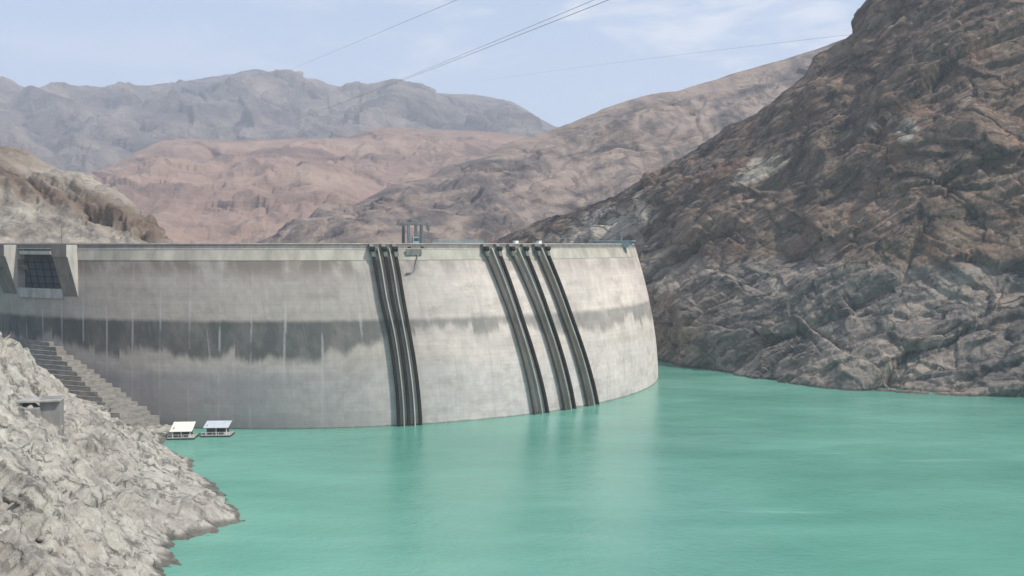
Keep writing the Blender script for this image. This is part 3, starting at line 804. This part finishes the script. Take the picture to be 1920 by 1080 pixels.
# upper wall: left and right of the opening, joined into the same mesh
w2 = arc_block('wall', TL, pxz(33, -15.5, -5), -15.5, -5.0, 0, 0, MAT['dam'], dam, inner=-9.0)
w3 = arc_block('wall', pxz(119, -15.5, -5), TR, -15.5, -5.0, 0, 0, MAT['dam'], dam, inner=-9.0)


def join(a, others):
    bm = bmesh.new(); bm.from_mesh(a.data)
    for o in others: bm.from_mesh(o.data)
    bm.to_mesh(a.data); bm.free()
    for o in others: bpy.data.objects.remove(o)
    return a


join(wall_lo, [w2, w3])
c1 = arc_block('crest_slab', TL, tO0, -5.0, -1.35, 0.14, 0.14, MAT['crest'], dam)
c2 = arc_block('crest_slab', tO1, TR, -5.0, -1.35, 0.14, 0.14, MAT['crest'], dam)
join(c1, [c2])
arc_block('walkway', TL, TR, -1.35, -0.95, 0.25, 0.25, MAT['concrete'], dam)
p1 = arc_block('parapet', TL, TR, -0.95, 0.35, 0.0, 0.0, MAT['shaded_concrete'], dam, inner=-0.35)  # dark tone paints the shadow under the cap
arc_block('parapet_cap', TL, TR, 0.35, 0.75, 0.25, 0.25, MAT['pale_concrete'], dam, inner=-0.6)
arc_block('parapet', TL, TR, -0.95, 0.4, -8.4, -8.4, MAT['shaded_concrete'], dam, inner=-8.8)
# spillway: sill, side walls, gate leaf with ribs, service beam
arc_block('spillway_sill', pxz(33, -18.4, -15), pxz(119, -18.4, -15), -18.4, -15.0, 0.5, 0.5, MAT['concrete'], dam, inner=0.003)
gate = arc_block('spillway_gate', pxz(33, -15, -1.4), pxz(119, -15, -1.4), -15.0, -1.36, -2.6, -2.6, MAT['gate'], dam, inner=-3.2)
bm = bmesh.new()
for zz_ in (-13.5, -11, -8.5, -6):
    T = np.linspace(tO0, tO1, 12)
    tube(bm, [DP(t, zz_, -2.4) for t in T], 0.14, 6)
for f in np.linspace(0.08, 0.92, 6):
    t = tO0 + (tO1 - tO0) * f; tube(bm, [DP(t, -14.8, -2.45), DP(t, -4.8, -2.45)], 0.12, 6)
build('gate_rib', bm, MAT['dark_steel'], gate, local=False).parent = dam
bpy.data.objects['gate_rib'].parent = gate
for v in bpy.data.objects['gate_rib'].data.vertices: v.co = v.co - Vector(dam.location)
arc_block('service_beam', tO0 + (tO1 - tO0) * 0.12, tO0 + (tO1 - tO0) * 0.80, -3.2, -1.9, 0.55, 0.55, MAT['pale_concrete'], dam, inner=-0.6)


def pier(pa, pb, name='spillway_pier'):
    """triangular bracket pier: projects 5 m at the top and dies into the wall 17 m down"""
    bm = bmesh.new(); pr = 4.8
    def ringp(z, o):
        ta, tb = theta_at(pa, z), theta_at(pb, z)
        return [DP(ta, z, -1.0), DP(ta, z, o), DP(tb, z, o), DP(tb, z, -1.0)]
    hexa(bm, ringp(-17.5, 0.15) + ringp(-3.9, pr - 0.4)); hexa(bm, ringp(-3.9, pr) + ringp(0.2, pr))
    return build(name, bm, MAT['shaded_concrete'], dam)


for pa, pb in ((119, 146), (6, 33)):
    o = pier(pa, pb)
    o.data.materials.append(MAT['pale_concrete'])      # sunlit right-hand flank painted pale, shaded front painted brown
    ta = theta_at(pa, -8); tdir = Vector((math.cos(ta), math.sin(ta), 0))
    for p in o.data.polygons:
        if p.normal.dot(tdir) > 0.8: p.material_index = 1

# railing in pale blue on the crest right of the crane
bm = bmesh.new()
T = np.linspace(theta_at(812, 0), theta_at(905, 0), 16)
for zz_ in (0.95, 1.4, 1.85): tube(bm, [DP(t, zz_, 0.0) for t in T], 0.10, 6)
for t in T: tube(bm, [DP(t, 0.75, 0.0), DP(t, 1.9, 0.0)], 0.09, 6)
rail = empty('crest_railing', tuple(DP(T[8], 0.75)))
bmx = bm; build('rails', bmx, MAT['blue'], rail)
tag(rail, 'pale blue metal railing on the dam crest beside the gantry crane', 'railing')

# ------------------------------------------------------------------ intake gate tracks
def py_to_z(px, py):
    th = theta_at(px, -30); p = DP(th, -30); return -(py - HOR) / F * p[1]


def rail_mesh(path, w=1.1, dep=1.5, stand=0.25, zt=-1.0, zb=-62.0):
    """path: photo (px, py) samples; follows the wall face"""
    zs = [py_to_z(a, b) for a, b in path]; ts = [theta_at(a, z, 0.8) for (a, b), z in zip(path, zs)]
    Z = np.linspace(zb, zt, 34)
    o = np.argsort(zs); zz_ = np.array(zs)[o]; tt_ = np.array(ts)[o]
    T = np.interp(Z, zz_, tt_)
    # extrapolate ends linearly
    g0 = (tt_[1] - tt_[0]) / (zz_[1] - zz_[0]); g1 = (tt_[-1] - tt_[-2]) / (zz_[-1] - zz_[-2])
    T = np.where(Z < zz_[0], tt_[0] + (Z - zz_[0]) * g0, T); T = np.where(Z > zz_[-1], tt_[-1] + (Z - zz_[-1]) * g1 * 0.7, T)
    T = np.convolve(np.pad(T, 2, mode='reflect', reflect_type='odd'), np.ones(5) / 5, 'valid')
    return T, Z


def add_rail(bm, T, Z, w, o0, o1):
    hw = w / 2 / R0; prev = None
    for t, z in zip(T, Z):
        cur = [bm.verts.new(DP(t - hw, z, o0)), bm.verts.new(DP(t + hw, z, o0)), bm.verts.new(DP(t + hw, z, o1)), bm.verts.new(DP(t - hw, z, o1))]
        if prev:
            for k in range(4): bm.faces.new((prev[k], prev[(k + 1) % 4], cur[(k + 1) % 4], cur[k]))
        else: bm.faces.new(cur)
        prev = cur
    bm.faces.new(prev[::-1])


def intake(paths, label, w=0.95, dep=1.7):
    TZ = [rail_mesh(p) for p in paths]
    tm = float(np.mean([T[-1] for T, Z in TZ]))
    root = empty('intake_gate_track', tuple(DP(tm, -1.0, 0.8)), tm)
    tag(root, label, 'gate track', 'intake gate tracks on the dam face')
    for q, (T, Z) in enumerate(TZ):
        last = q == len(TZ) - 1 or len(TZ) == 3
        bm = bmesh.new(); add_rail(bm, T, Z, w * (0.9 if last else 0.95), 0.5, dep)
        build('guide_rail', bm, MAT['dark_steel'] if last else MAT['rail_shade'], root)
    for (Ta, Z), (Tb, _) in zip(TZ, TZ[1:]):       # pale concrete rib between the rails
        bm = bmesh.new(); add_rail(bm, Ta * 0.5 + Tb * 0.5, Z, 0.38, 0.01, dep + 0.2)
        build('concrete_rib', bm, MAT['rib'], root)
    for T, Z in TZ:
        for i in range(3, len(Z) - 1, 5):
            bm = bmesh.new(); tube(bm, [DP(T[i], Z[i], -0.2), DP(T[i], Z[i], 0.6)], 0.22, 6); build('wall_bracket', bm, MAT['dark_steel'], root)
    # cross ties between neighbouring rails
    for (Ta, Z), (Tb, _) in zip(TZ, TZ[1:]):
        for i in range(4, len(Z) - 2, 8) if len(TZ) > 9 else ():
            bm = bmesh.new(); tube(bm, [DP(Ta[i], Z[i], 0.7), DP(Tb[i], Z[i], 0.7)], 0.09, 6); build('cross_tie', bm, MAT['green_steel'], root)
    # hoist heads hook over the crest
    for T, Z in TZ:
        t = T[-1]; bm = bmesh.new(); hw = (w * 0.62) / R0
        def rg(z, a, b): return [DP(t - hw, z, a), DP(t + hw, z, a), DP(t + hw, z, b), DP(t - hw, z, b)]
        hexa(bm, rg(-3.8, 0.6, 2.1) + rg(-0.4, 0.6, 2.5)); hexa(bm, rg(-0.39, 0.30, 2.1) + rg(0.55, 0.30, 1.5))
        hd = build('hoist_head', bm, MAT['green_steel'], root)
        bm = bmesh.new(); tube(bm, [DP(t - hw * 1.25, -1.2, 2.3), DP(t + hw * 1.25, -1.2, 2.3)], 0.85, 14)
        build('sheave', bm, MAT['dark_steel'], root)
    bm = bmesh.new(); a, b = TZ[0][0][-1], TZ[-1][0][-1]
    hexa(bm, [DP(a - .008, -2.7, 0.5), DP(b + .008, -2.7, 0.5), DP(b + .008, -2.7, 0.9), DP(a - .008, -2.7, 0.9)] +
         [DP(a - .008, -0.6, 0.5), DP(b + .008, -0.6, 0.5), DP(b + .008, -0.6, 0.9), DP(a - .008, -0.6, 0.9)])
    build('head_beam', bm, MAT['green_steel'], root)
    return root


def V2(*a): return list(a)
intake([V2((701, 485), (713, 560), (728, 620), (746, 795)), V2((723, 485), (734, 560), (747, 620), (765, 795)), V2((743, 485), (755, 560), (766, 620), (787, 795))],
       'set of three dark rails on the dam face beside the gantry crane', w=1.05)
intake([V2((914, 482), (960, 600), (1003, 775)), V2((938, 482), (979, 600), (1027, 775))],
       'pair of dark slanting rails, leftmost of the three pairs on the dam', w=1.0)
intake([V2((963, 482), (1014, 600), (1060, 768)), V2((988, 482), (1032, 600), (1078, 768))],
       'pair of dark slanting rails, middle one of the three pairs on the dam', w=1.0)
intake([V2((1010, 482), (1057, 600), (1103, 757)), V2((1028, 482), (1073, 600), (1121, 757))],
       'pair of dark slanting rails, nearest of the three pairs to the dark cliff', w=1.0)

for i, px in enumerate((971, 1015)):
    t = theta_at(px, 0); c = DP(t, 1.25, -1.2); root = empty('hoist_cabinet', tuple(c - np.array([0, 0, .5])), t)
    tag(root, ('small white cabinet on the dam crest above the middle pair of slanting rails', 'small white cabinet on the dam crest above the rightmost pair of slanting rails')[i], 'cabinet', 'white cabinets on the dam crest')
    bm = bmesh.new(); box(bm, (0, 0, 0.3), (1.6, 1.4, 1.3), bevel=0.08); build('housing', bm, MAT['white'], root, local=True)
    bm = bmesh.new(); box(bm, (0, 0, 1.03), (1.8, 1.6, 0.12)); build('lid', bm, MAT['concrete'], root, local=True)

# ------------------------------------------------------------------ gantry crane on the crest
t = theta_at(783, 0); c = DP(t, -0.9, -4.0); cr = empty('gantry_crane', tuple(c), t)
tag(cr, 'grey steel gantry crane standing on the dam crest', 'crane')
bm = bmesh.new()
for sx in (-1, 1):
    for y in (-3.4, 3.0):
        bm = bmesh.new(); box(bm, (sx * 2.3 - 0.9, y, 4.2), (0.9, 0.75, 7.6), bevel=0.05); build('leg', bm, MAT['crane'], cr, local=True)
    bm = bmesh.new(); box(bm, (sx * 2.3 - 0.9, -0.2, 0.22), (1.0, 8.2, 0.44)); build('wheel_beam', bm, MAT['dark_steel'], cr, local=True)
bm = bmesh.new(); box(bm, (-0.9, -3.4, 8.4), (9.0, 0.8, 0.9), bevel=0.06); box(bm, (-0.9, 3.0, 8.4), (9.0, 0.8, 0.9), bevel=0.06); build('bridge_girder', bm, MAT['crane'], cr, local=True)
bm = bmesh.new(); box(bm, (-0.2, -0.2, 9.25), (3.6, 5.2, 0.75), bevel=0.08); box(bm, (1.8, -0.6, 9.5), (0.9, 2.0, 1.1)); build('trolley', bm, MAT['green_steel'], cr, local=True)
bm = bmesh.new(); box(bm, (-0.6, -2.9, 2.5), (2.4, 1.6, 2.6), bevel=0.06); build('cab', bm, MAT['blue'], cr, local=True)
bm = bmesh.new(); box(bm, (-0.6, -3.72, 2.9), (1.6, 0.06, 1.0)); build('window', bm, MAT['gate'], cr, local=True)
bm = bmesh.new()
tube(bm, [(0.6, -3.9, 8.0), (0.6, -3.9, 0.8)], 0.09, 6); tube(bm, [(1.2, -3.9, 8.0), (1.2, -3.9, 0.8)], 0.09, 6)
for z in np.arange(1, 8, 0.5): tube(bm, [(0.6, -3.9, z), (1.2, -3.9, z)], 0.05, 5)
build('ladder', bm, MAT['crane'], cr, local=True)
bm = bmesh.new(); box(bm, (3.9, -3.2, 7.0), (1.0, 0.9, 1.9), bevel=0.05); box(bm, (3.9, -3.4, 3.6), (0.28, 0.28, 5.2)); build('counter_leg', bm, MAT['crane'], cr, local=True)
bm = bmesh.new(); box(bm, (-2.0, -5.15, -1.4), (5.6, 0.5, 2.2), bevel=0.05); build('service_platform', bm, MAT['green_steel'], cr, local=True)

# bent drain pipe below the crane
th = [theta_at(px, z, 0.6) for px, z in ((785, -1), (782, -4), (778, -8), (771, -9.4), (761, -9.6))]
pts = [DP(a, z, 0.55) for a, z in zip(th, (-1.5, -4.2, -8.0, -9.3, -9.6))]
bm = bmesh.new(); tube(bm, pts, 0.24, 8); o = build('drain_pipe', bm, MAT['grey_concrete'], smooth=True)
tag(o, 'thin bent grey pipe hooking down the dam face just below the gantry crane', 'pipe')

# low crest building at the right end
t = theta_at(1168, 0); c = DP(t, -0.95, -5.0); cb = empty('valve_house', tuple(c), t)
tag(cb, 'low pale blue flat-roofed shed on the right end of the dam crest', 'shed')
bm = bmesh.new(); box(bm, (0, 0, 1.3), (4.2, 16.0, 2.6), bevel=0.05); build('wall', bm, MAT['blue'], cb, local=True)
bm = bmesh.new(); box(bm, (0, 0, 2.78), (5.6, 19.0, 0.36), bevel=0.05); build('roof', bm, MAT['blue'], cb, local=True)
for y in (-6, -2, 2, 6):
    bm = bmesh.new(); box(bm, (2.13, y, 1.5), (0.06, 1.6, 1.0)); build('window', bm, MAT['gate'], cb, local=True)
bm = bmesh.new(); box(bm, (0.2, -3.0, 4.1), (1.8, 2.2, 2.2), bevel=0.05); box(bm, (0.2, -3.0, 5.6), (0.5, 0.5, 0.9)); build('vent_hood', bm, MAT['crane'], cb, local=True)

# ------------------------------------------------------------------ stepped abutment block against the dam foot on the left
sa = empty('stepped_abutment', tuple(DP(theta_at(200, -58), -60.0) + np.array([0, 0, 0])))
tag(sa, 'stepped grey concrete and stone footing climbing the foot of the dam behind the rocky bank', 'abutment')
nst = 17
for k in range(nst):
    f0 = k / nst; z1 = -57.5 + (k + 1) * 1.42; z0 = z1 - 1.42 if k else -66
    pxr = 292 - (292 - 100) * (k / (nst - 1)) + random.Random(k).uniform(-4, 4)
    t1 = theta_at(pxr, z1)
    off = 15.5 * (1 - (k + 1) / (nst + 1)) + 1.2
    arc_block('step', TL, t1, z0, z1 - 0.004, off, off, MAT['step'], sa, inner=0.003, nz_=1)

# ------------------------------------------------------------------ rock shelf and floating boathouses at the dam foot
sh = []
rnd = random.Random(4)
A = Pz(252, 822, 0.0); B = Pz(312, 818, 0.0)
xs = np.linspace(-22, 6, 60); ys = np.linspace(-2, 12, 34); gx_, gy_ = np.meshgrid(xs, ys)
px0 = np.stack([B[0] + gx_.ravel(), B[1] + gy_.ravel(), np.zeros(gx_.size)], -1)
edge = np.minimum.reduce([gx_.ravel() + 22, 6 - gx_.ravel(), gy_.ravel() + 2]) 
px0[:, 2] = -2.2 + 3.6 * sstep(edge + 1.6 * fbm(px0, 4, 3), 0, 4) + 0.7 * fbm(px0, 2.2, 4)
o = grid_mesh('rock_shelf', px0, 60, 34, MAT['bank']); tag(o, kind='structure')


def boathouse(px, py, w, label, roofmat, hh, dpt, rz=0.0, tilt=0.42, doff=0.0):
    c = Pz(px, py, 0.0); root = empty('boathouse', (c[0], c[1] + doff + dpt / 2, 0.0), rz)
    tag(root, label, 'boathouse')
    bm = bmesh.new(); box(bm, (0, 0, 0.12), (w + 2.2, dpt + 1.6, 0.7), bevel=0.05)
    build('pontoon', bm, MAT['dark'], root, local=True)
    bm = bmesh.new(); box(bm, (0, 0, 0.53), (w + 2.0, dpt + 1.4, 0.12)); build('deck', bm, MAT['concrete'], root, local=True)
    zt = hh - 1.0
    bm = bmesh.new(); box(bm, (0, dpt / 2 - 0.3, 0.6 + zt / 2), (w - 0.8, 0.14, zt)); box(bm, (-w / 2 + 0.5, 0.3, 0.6 + zt / 2), (0.14, dpt - 1.4, zt)); box(bm, (-w * 0.22, -dpt / 2 + 0.7, 0.6 + zt * 0.36), (w * 0.42, 0.14, zt * 0.72))
    build('wall', bm, MAT['wood'], root, local=True)
    bm = bmesh.new(); box(bm, (-w * 0.20, -dpt / 2 + 0.60, 0.6 + zt * 0.40), (w * 0.16, 0.06, zt * 0.35)); build('window', bm, MAT['gate'], root, local=True)
    for sx in (-1, 0, 1):
        bm = bmesh.new(); box(bm, (sx * (w / 2 - 0.3), -dpt / 2 + 0.3, 0.6 + zt * 0.42), (0.2, 0.2, zt * 0.84)); build('post', bm, MAT['white'], root, local=True)
    # sheet roof with standing seams, slopes down to the lake
    bm = bmesh.new(); L = dpt / math.cos(tilt) + 0.8
    M = Matrix.Translation((0, 0, 0.6 + zt)) @ Matrix.Rotation(tilt, 4, 'X')
    b2 = bmesh.new(); box(b2, (0, 0, 0), (w + 0.8, L, 0.12))
    k = -w / 2
    while k < w / 2 + 0.1: box(b2, (k, 0, 0.09), (0.08, L - 0.02, 0.10)); k += 1.0
    b2.transform(M); build('roof', b2, roofmat, root, local=True)
    bm = bmesh.new(); tube(bm, [(-w / 2 - 0.9, -dpt / 2 - 0.5, 1.5), (w / 2 + 0.9, -dpt / 2 - 0.5, 1.5)], 0.05, 5)
    for q in np.linspace(-w / 2 - 0.9, w / 2 + 0.9, 6): tube(bm, [(q, -dpt / 2 - 0.5, 0.5), (q, -dpt / 2 - 0.5, 1.5)], 0.05, 5)
    build('railing', bm, MAT['white'], root, local=True)
    return root


boathouse(338, 824, 5.9, 'floating boathouse with a cream white roof at the foot of the dam', MAT['cream_roof'], 3.9, 5.0, rz=0.10, tilt=0.34)
boathouse(404, 819, 7.0, 'floating boathouse with a bluish white roof at the foot of the dam', MAT['blue_roof'], 3.9, 4.8, rz=0.06, tilt=0.22)

# a short gangway joins shelf and pontoons
g0 = Pz(300, 820, 0.0); g1 = Pz(322, 823, 0.0)
gw = empty('gangway', tuple(g0)); tag(gw, 'short pale gangway from the rock shelf to the cream-roofed boathouse', 'gangway')
bm = bmesh.new(); hexa(bm, [g0 + (0, 2, 0.9), g0 + (0, 3.2, 0.9), g1 + (0, 3.2, 0.62), g1 + (0, 2, 0.62), g0 + (0, 2, 1.05), g0 + (0, 3.2, 1.05), g1 + (0, 3.2, 0.77), g1 + (0, 2, 0.77)])
build('deck', bm, MAT['pale_concrete'], gw)

# ------------------------------------------------------------------ old concrete footing on the bank
hp, hd_ = bank_hit(104, 800)
fb = empty('concrete_footing', (hp[0] + 0.5, hp[1] - 2.6, hp[2] - 5.0), 0.25); tag(fb, 'grey rectangular concrete pillar footing jutting from the pale rocky bank', 'footing')
pp = hd_ / F
bm = bmesh.new(); box(bm, (0, 0, 4.0 + 1.7), (35 * pp, 4.2, 13.5), bevel=0.12); build('pillar', bm, MAT['grey_concrete'], fb, local=True)
bm = bmesh.new(); box(bm, (-33 * pp, -3.0, 4.0 + 3.6), (34 * pp, 3.6, 6.0), bevel=0.12); build('side_block', bm, MAT['grey_concrete'], fb, local=True)
bm = bmesh.new(); box(bm, (-30 * pp, -0.6, 4.0 + 8.0), (98 * pp, 5.4, 0.5), bevel=0.08); build('ledge_slab', bm, MAT['concrete'], fb, local=True)

# ------------------------------------------------------------------ loose boulders on the bank
def boulder_mesh(seed):
    bm = bmesh.new(); bmesh.ops.create_icosphere(bm, subdivisions=4, radius=1.0)
    co = np.array([v.co[:] for v in bm.verts]); off = seed * 3.7
    f1, f2, rid = cells(co, 0.9, off=off)
    r = 1 + 0.28 * fbm(co, 1.1, 3, off=off) + 0.22 * (rid - 0.5) + 0.05 * fbm(co, 0.25, 2, off=off)
    sc = np.array([1.2, 0.9, 0.7])
    for v, k in zip(bm.verts, r): v.co = Vector(tuple(np.array(v.co[:]) * k * sc))
    me = bpy.data.meshes.new('boulder'); bm.to_mesh(me); bm.free(); me.materials.append(MAT['bank'])
    for p in me.polygons: p.use_smooth = True
    return me


bmesh_list = [boulder_mesh(i) for i in range(5)]
rr = random.Random(12); gxs, gys, gz_ = grid_bank
cnt = 0
while cnt < 48:
    px = rr.uniform(0, 440); py = rr.uniform(680, 1070)
    hp, d = bank_hit(px, py)
    if hp[2] < 1.0 or d > 300: continue
    ix_ = int(np.clip(np.searchsorted(gxs, hp[0]), 0, len(gxs) - 1)); iy_ = int(np.clip(np.searchsorted(gys, hp[1]), 0, len(gys) - 1))
    sz = 0.5 + 1.3 * rr.random() ** 3
    o = bpy.data.objects.new('boulder', bmesh_list[cnt % 5]); COL.objects.link(o)
    o.location = (hp[0], hp[1], gz_[iy_, ix_] + sz * 0.18); o.scale = (sz, sz, sz); o.rotation_euler = (rr.uniform(-.5, .5), rr.uniform(-.5, .5), rr.uniform(0, 6.28))
    sizew = 'tiny' if sz < 0.6 else 'small' if sz < 0.85 else 'large'
    if abs(px - 100) < 75 and abs(py - 800) < 75: where = 'beside the grey concrete footing'
    elif hp[2] < 4.5: where = 'close to the waterline of the foreground bank'
    elif py > 1000: where = 'at the bottom edge of the foreground bank'
    elif px > 300: where = 'near the pointed tip of the foreground bank'
    elif py < 760: where = 'high on the foreground bank below the dam'
    elif px > 180: where = 'midway down the right side of the foreground bank'
    elif py > 900: where = 'low on the left side of the foreground bank'
    else: where = 'midway up the left side of the foreground bank'
    tag(o, '%s %s boulder %s' % (sizew, ('rounded', 'blocky', 'flat', 'knobbly', 'wedge-shaped')[cnt % 5], where), 'boulder', 'loose boulders on the foreground bank')
    cnt += 1

# ------------------------------------------------------------------ power lines, pylon, poles
def pylon(name, base, h, label):
    root = empty(name, tuple(base)); tag(root, label, 'pylon')
    bm = bmesh.new(); w = h * 0.11
    def leg(z): return w * (1 - z / h * 0.86)
    for sx in (-1, 1):
        for sy in (-1, 1):
            tube(bm, [(sx * leg(0), sy * leg(0), 0), (sx * leg(h), sy * leg(h), h)], h * 0.011, 5)
    zs = np.linspace(0, h, 9)
    for a, b in zip(zs, zs[1:]):
        for s in (-1, 1):
            tube(bm, [(-leg(a), s * leg(a), a), (leg(b), s * leg(b), b)], h * 0.006, 4); tube(bm, [(leg(a), s * leg(a), a), (-leg(b), s * leg(b), b)], h * 0.006, 4)
            tube(bm, [(s * leg(a), -leg(a), a), (s * leg(b), leg(b), b)], h * 0.006, 4)
    build('mast', bm, MAT['lattice'], root, local=True)
    for z in (0.66, 0.80, 0.93):
        bm = bmesh.new(); tube(bm, [(-h * .17, 0, h * z), (h * .17, 0, h * z)], h * 0.010, 5); tube(bm, [(-h * .17, 0, h * z), (0, 0, h * (z + .05)), (h * .17, 0, h * z)], h * 0.006, 4)
        build('cross_arm', bm, MAT['lattice'], root, local=True)
    return root


pyb = P(157, 322, 2090)
pylon('transmission_pylon', pyb, 36.0, 'small distant lattice pylon on the left shoulder of the pinkish hill')


def cable(pts, r, label):
    """cubic through photo samples with distances: (px, py, d)"""
    A = np.array([P(*p) for p in pts]); s = np.r_[0, np.cumsum(np.linalg.norm(np.diff(A, axis=0), axis=1))]
    u = np.linspace(0, s[-1], 60)
    co = [np.polyfit(s, A[:, k], 2) for k in range(3)]
    Q = np.stack([np.polyval(c, u) for c in co], -1)
    bm = bmesh.new(); tube(bm, Q, r, 6); o = build('power_line', bm, MAT['cable'], smooth=True)
    tag(o, label, 'power line', 'power lines across the sky'); return o


cable([(1230, -46, 260), (1150, 0, 300), (960, 78, 460), (745, 152, 800), (560, 222, 1700)], 0.095, 'thick dark power line crossing the sky, lower strand of the close pair')
cable([(1200, -44, 260), (1118, 0, 300), (940, 78, 460), (735, 154, 800), (540, 230, 1700)], 0.075, 'dark power line crossing the sky, upper strand of the close pair')
cable([(940, -40, 300), (855, 3, 380), (720, 60, 560), (600, 106, 900), (540, 132, 1500)], 0.07, 'faint power line high in the sky, farthest left')
cable([(1700, 52, 560), (1590, 66, 640), (1280, 102, 1000), (1000, 138, 1700), (900, 152, 2100)], 0.09, 'faint power line sagging low over the right-hand ridge towards the cliff')


def pole(px, py0, py1, d, label):
    a = P(px, py0, d); h = (py0 - py1) / F * d; root = empty('lamp_post', tuple(a)); tag(root, label, 'lamp post')
    bm = bmesh.new(); tube(bm, [(0, 0, -1), (0, 0, h)], 0.12, 8); build('post', bm, MAT['lattice'], root, local=True)
    bm = bmesh.new(); tube(bm, [(0, 0, h - 0.1), (0.5, 0, h + 0.25), (1.1, 0, h + 0.3)], 0.08, 6); build('arm', bm, MAT['lattice'], root, local=True)
    bm = bmesh.new(); box(bm, (1.4, 0, h + 0.28), (0.8, 0.35, 0.18), bevel=0.04); build('lamp_head', bm, MAT['concrete'], root, local=True)


pole(116, 458, 418, 356, 'lamp post on the dam crest directly above the pale spillway pier')

# ------------------------------------------------------------------ haze
bm = bmesh.new(); box(bm, (0, 2400, (1150 - 76.5) / 2), (8400, 6700, 1150 + 76.5))
hz = bpy.data.materials.new('haze'); hz.use_nodes = True; hn = hz.node_tree; hn.nodes.clear()
pv = hn.nodes.new('ShaderNodeVolumePrincipled'); pv.inputs['Color'].default_value = (0.81, 0.885, 1.0, 1); pv.inputs['Density'].default_value = 0.000165
pv.inputs['Anisotropy'].default_value = 0.15
ho = hn.nodes.new('ShaderNodeOutputMaterial'); hn.links.new(pv.outputs[0], ho.inputs['Volume'])
tag(build('haze', bm, hz), kind='stuff')
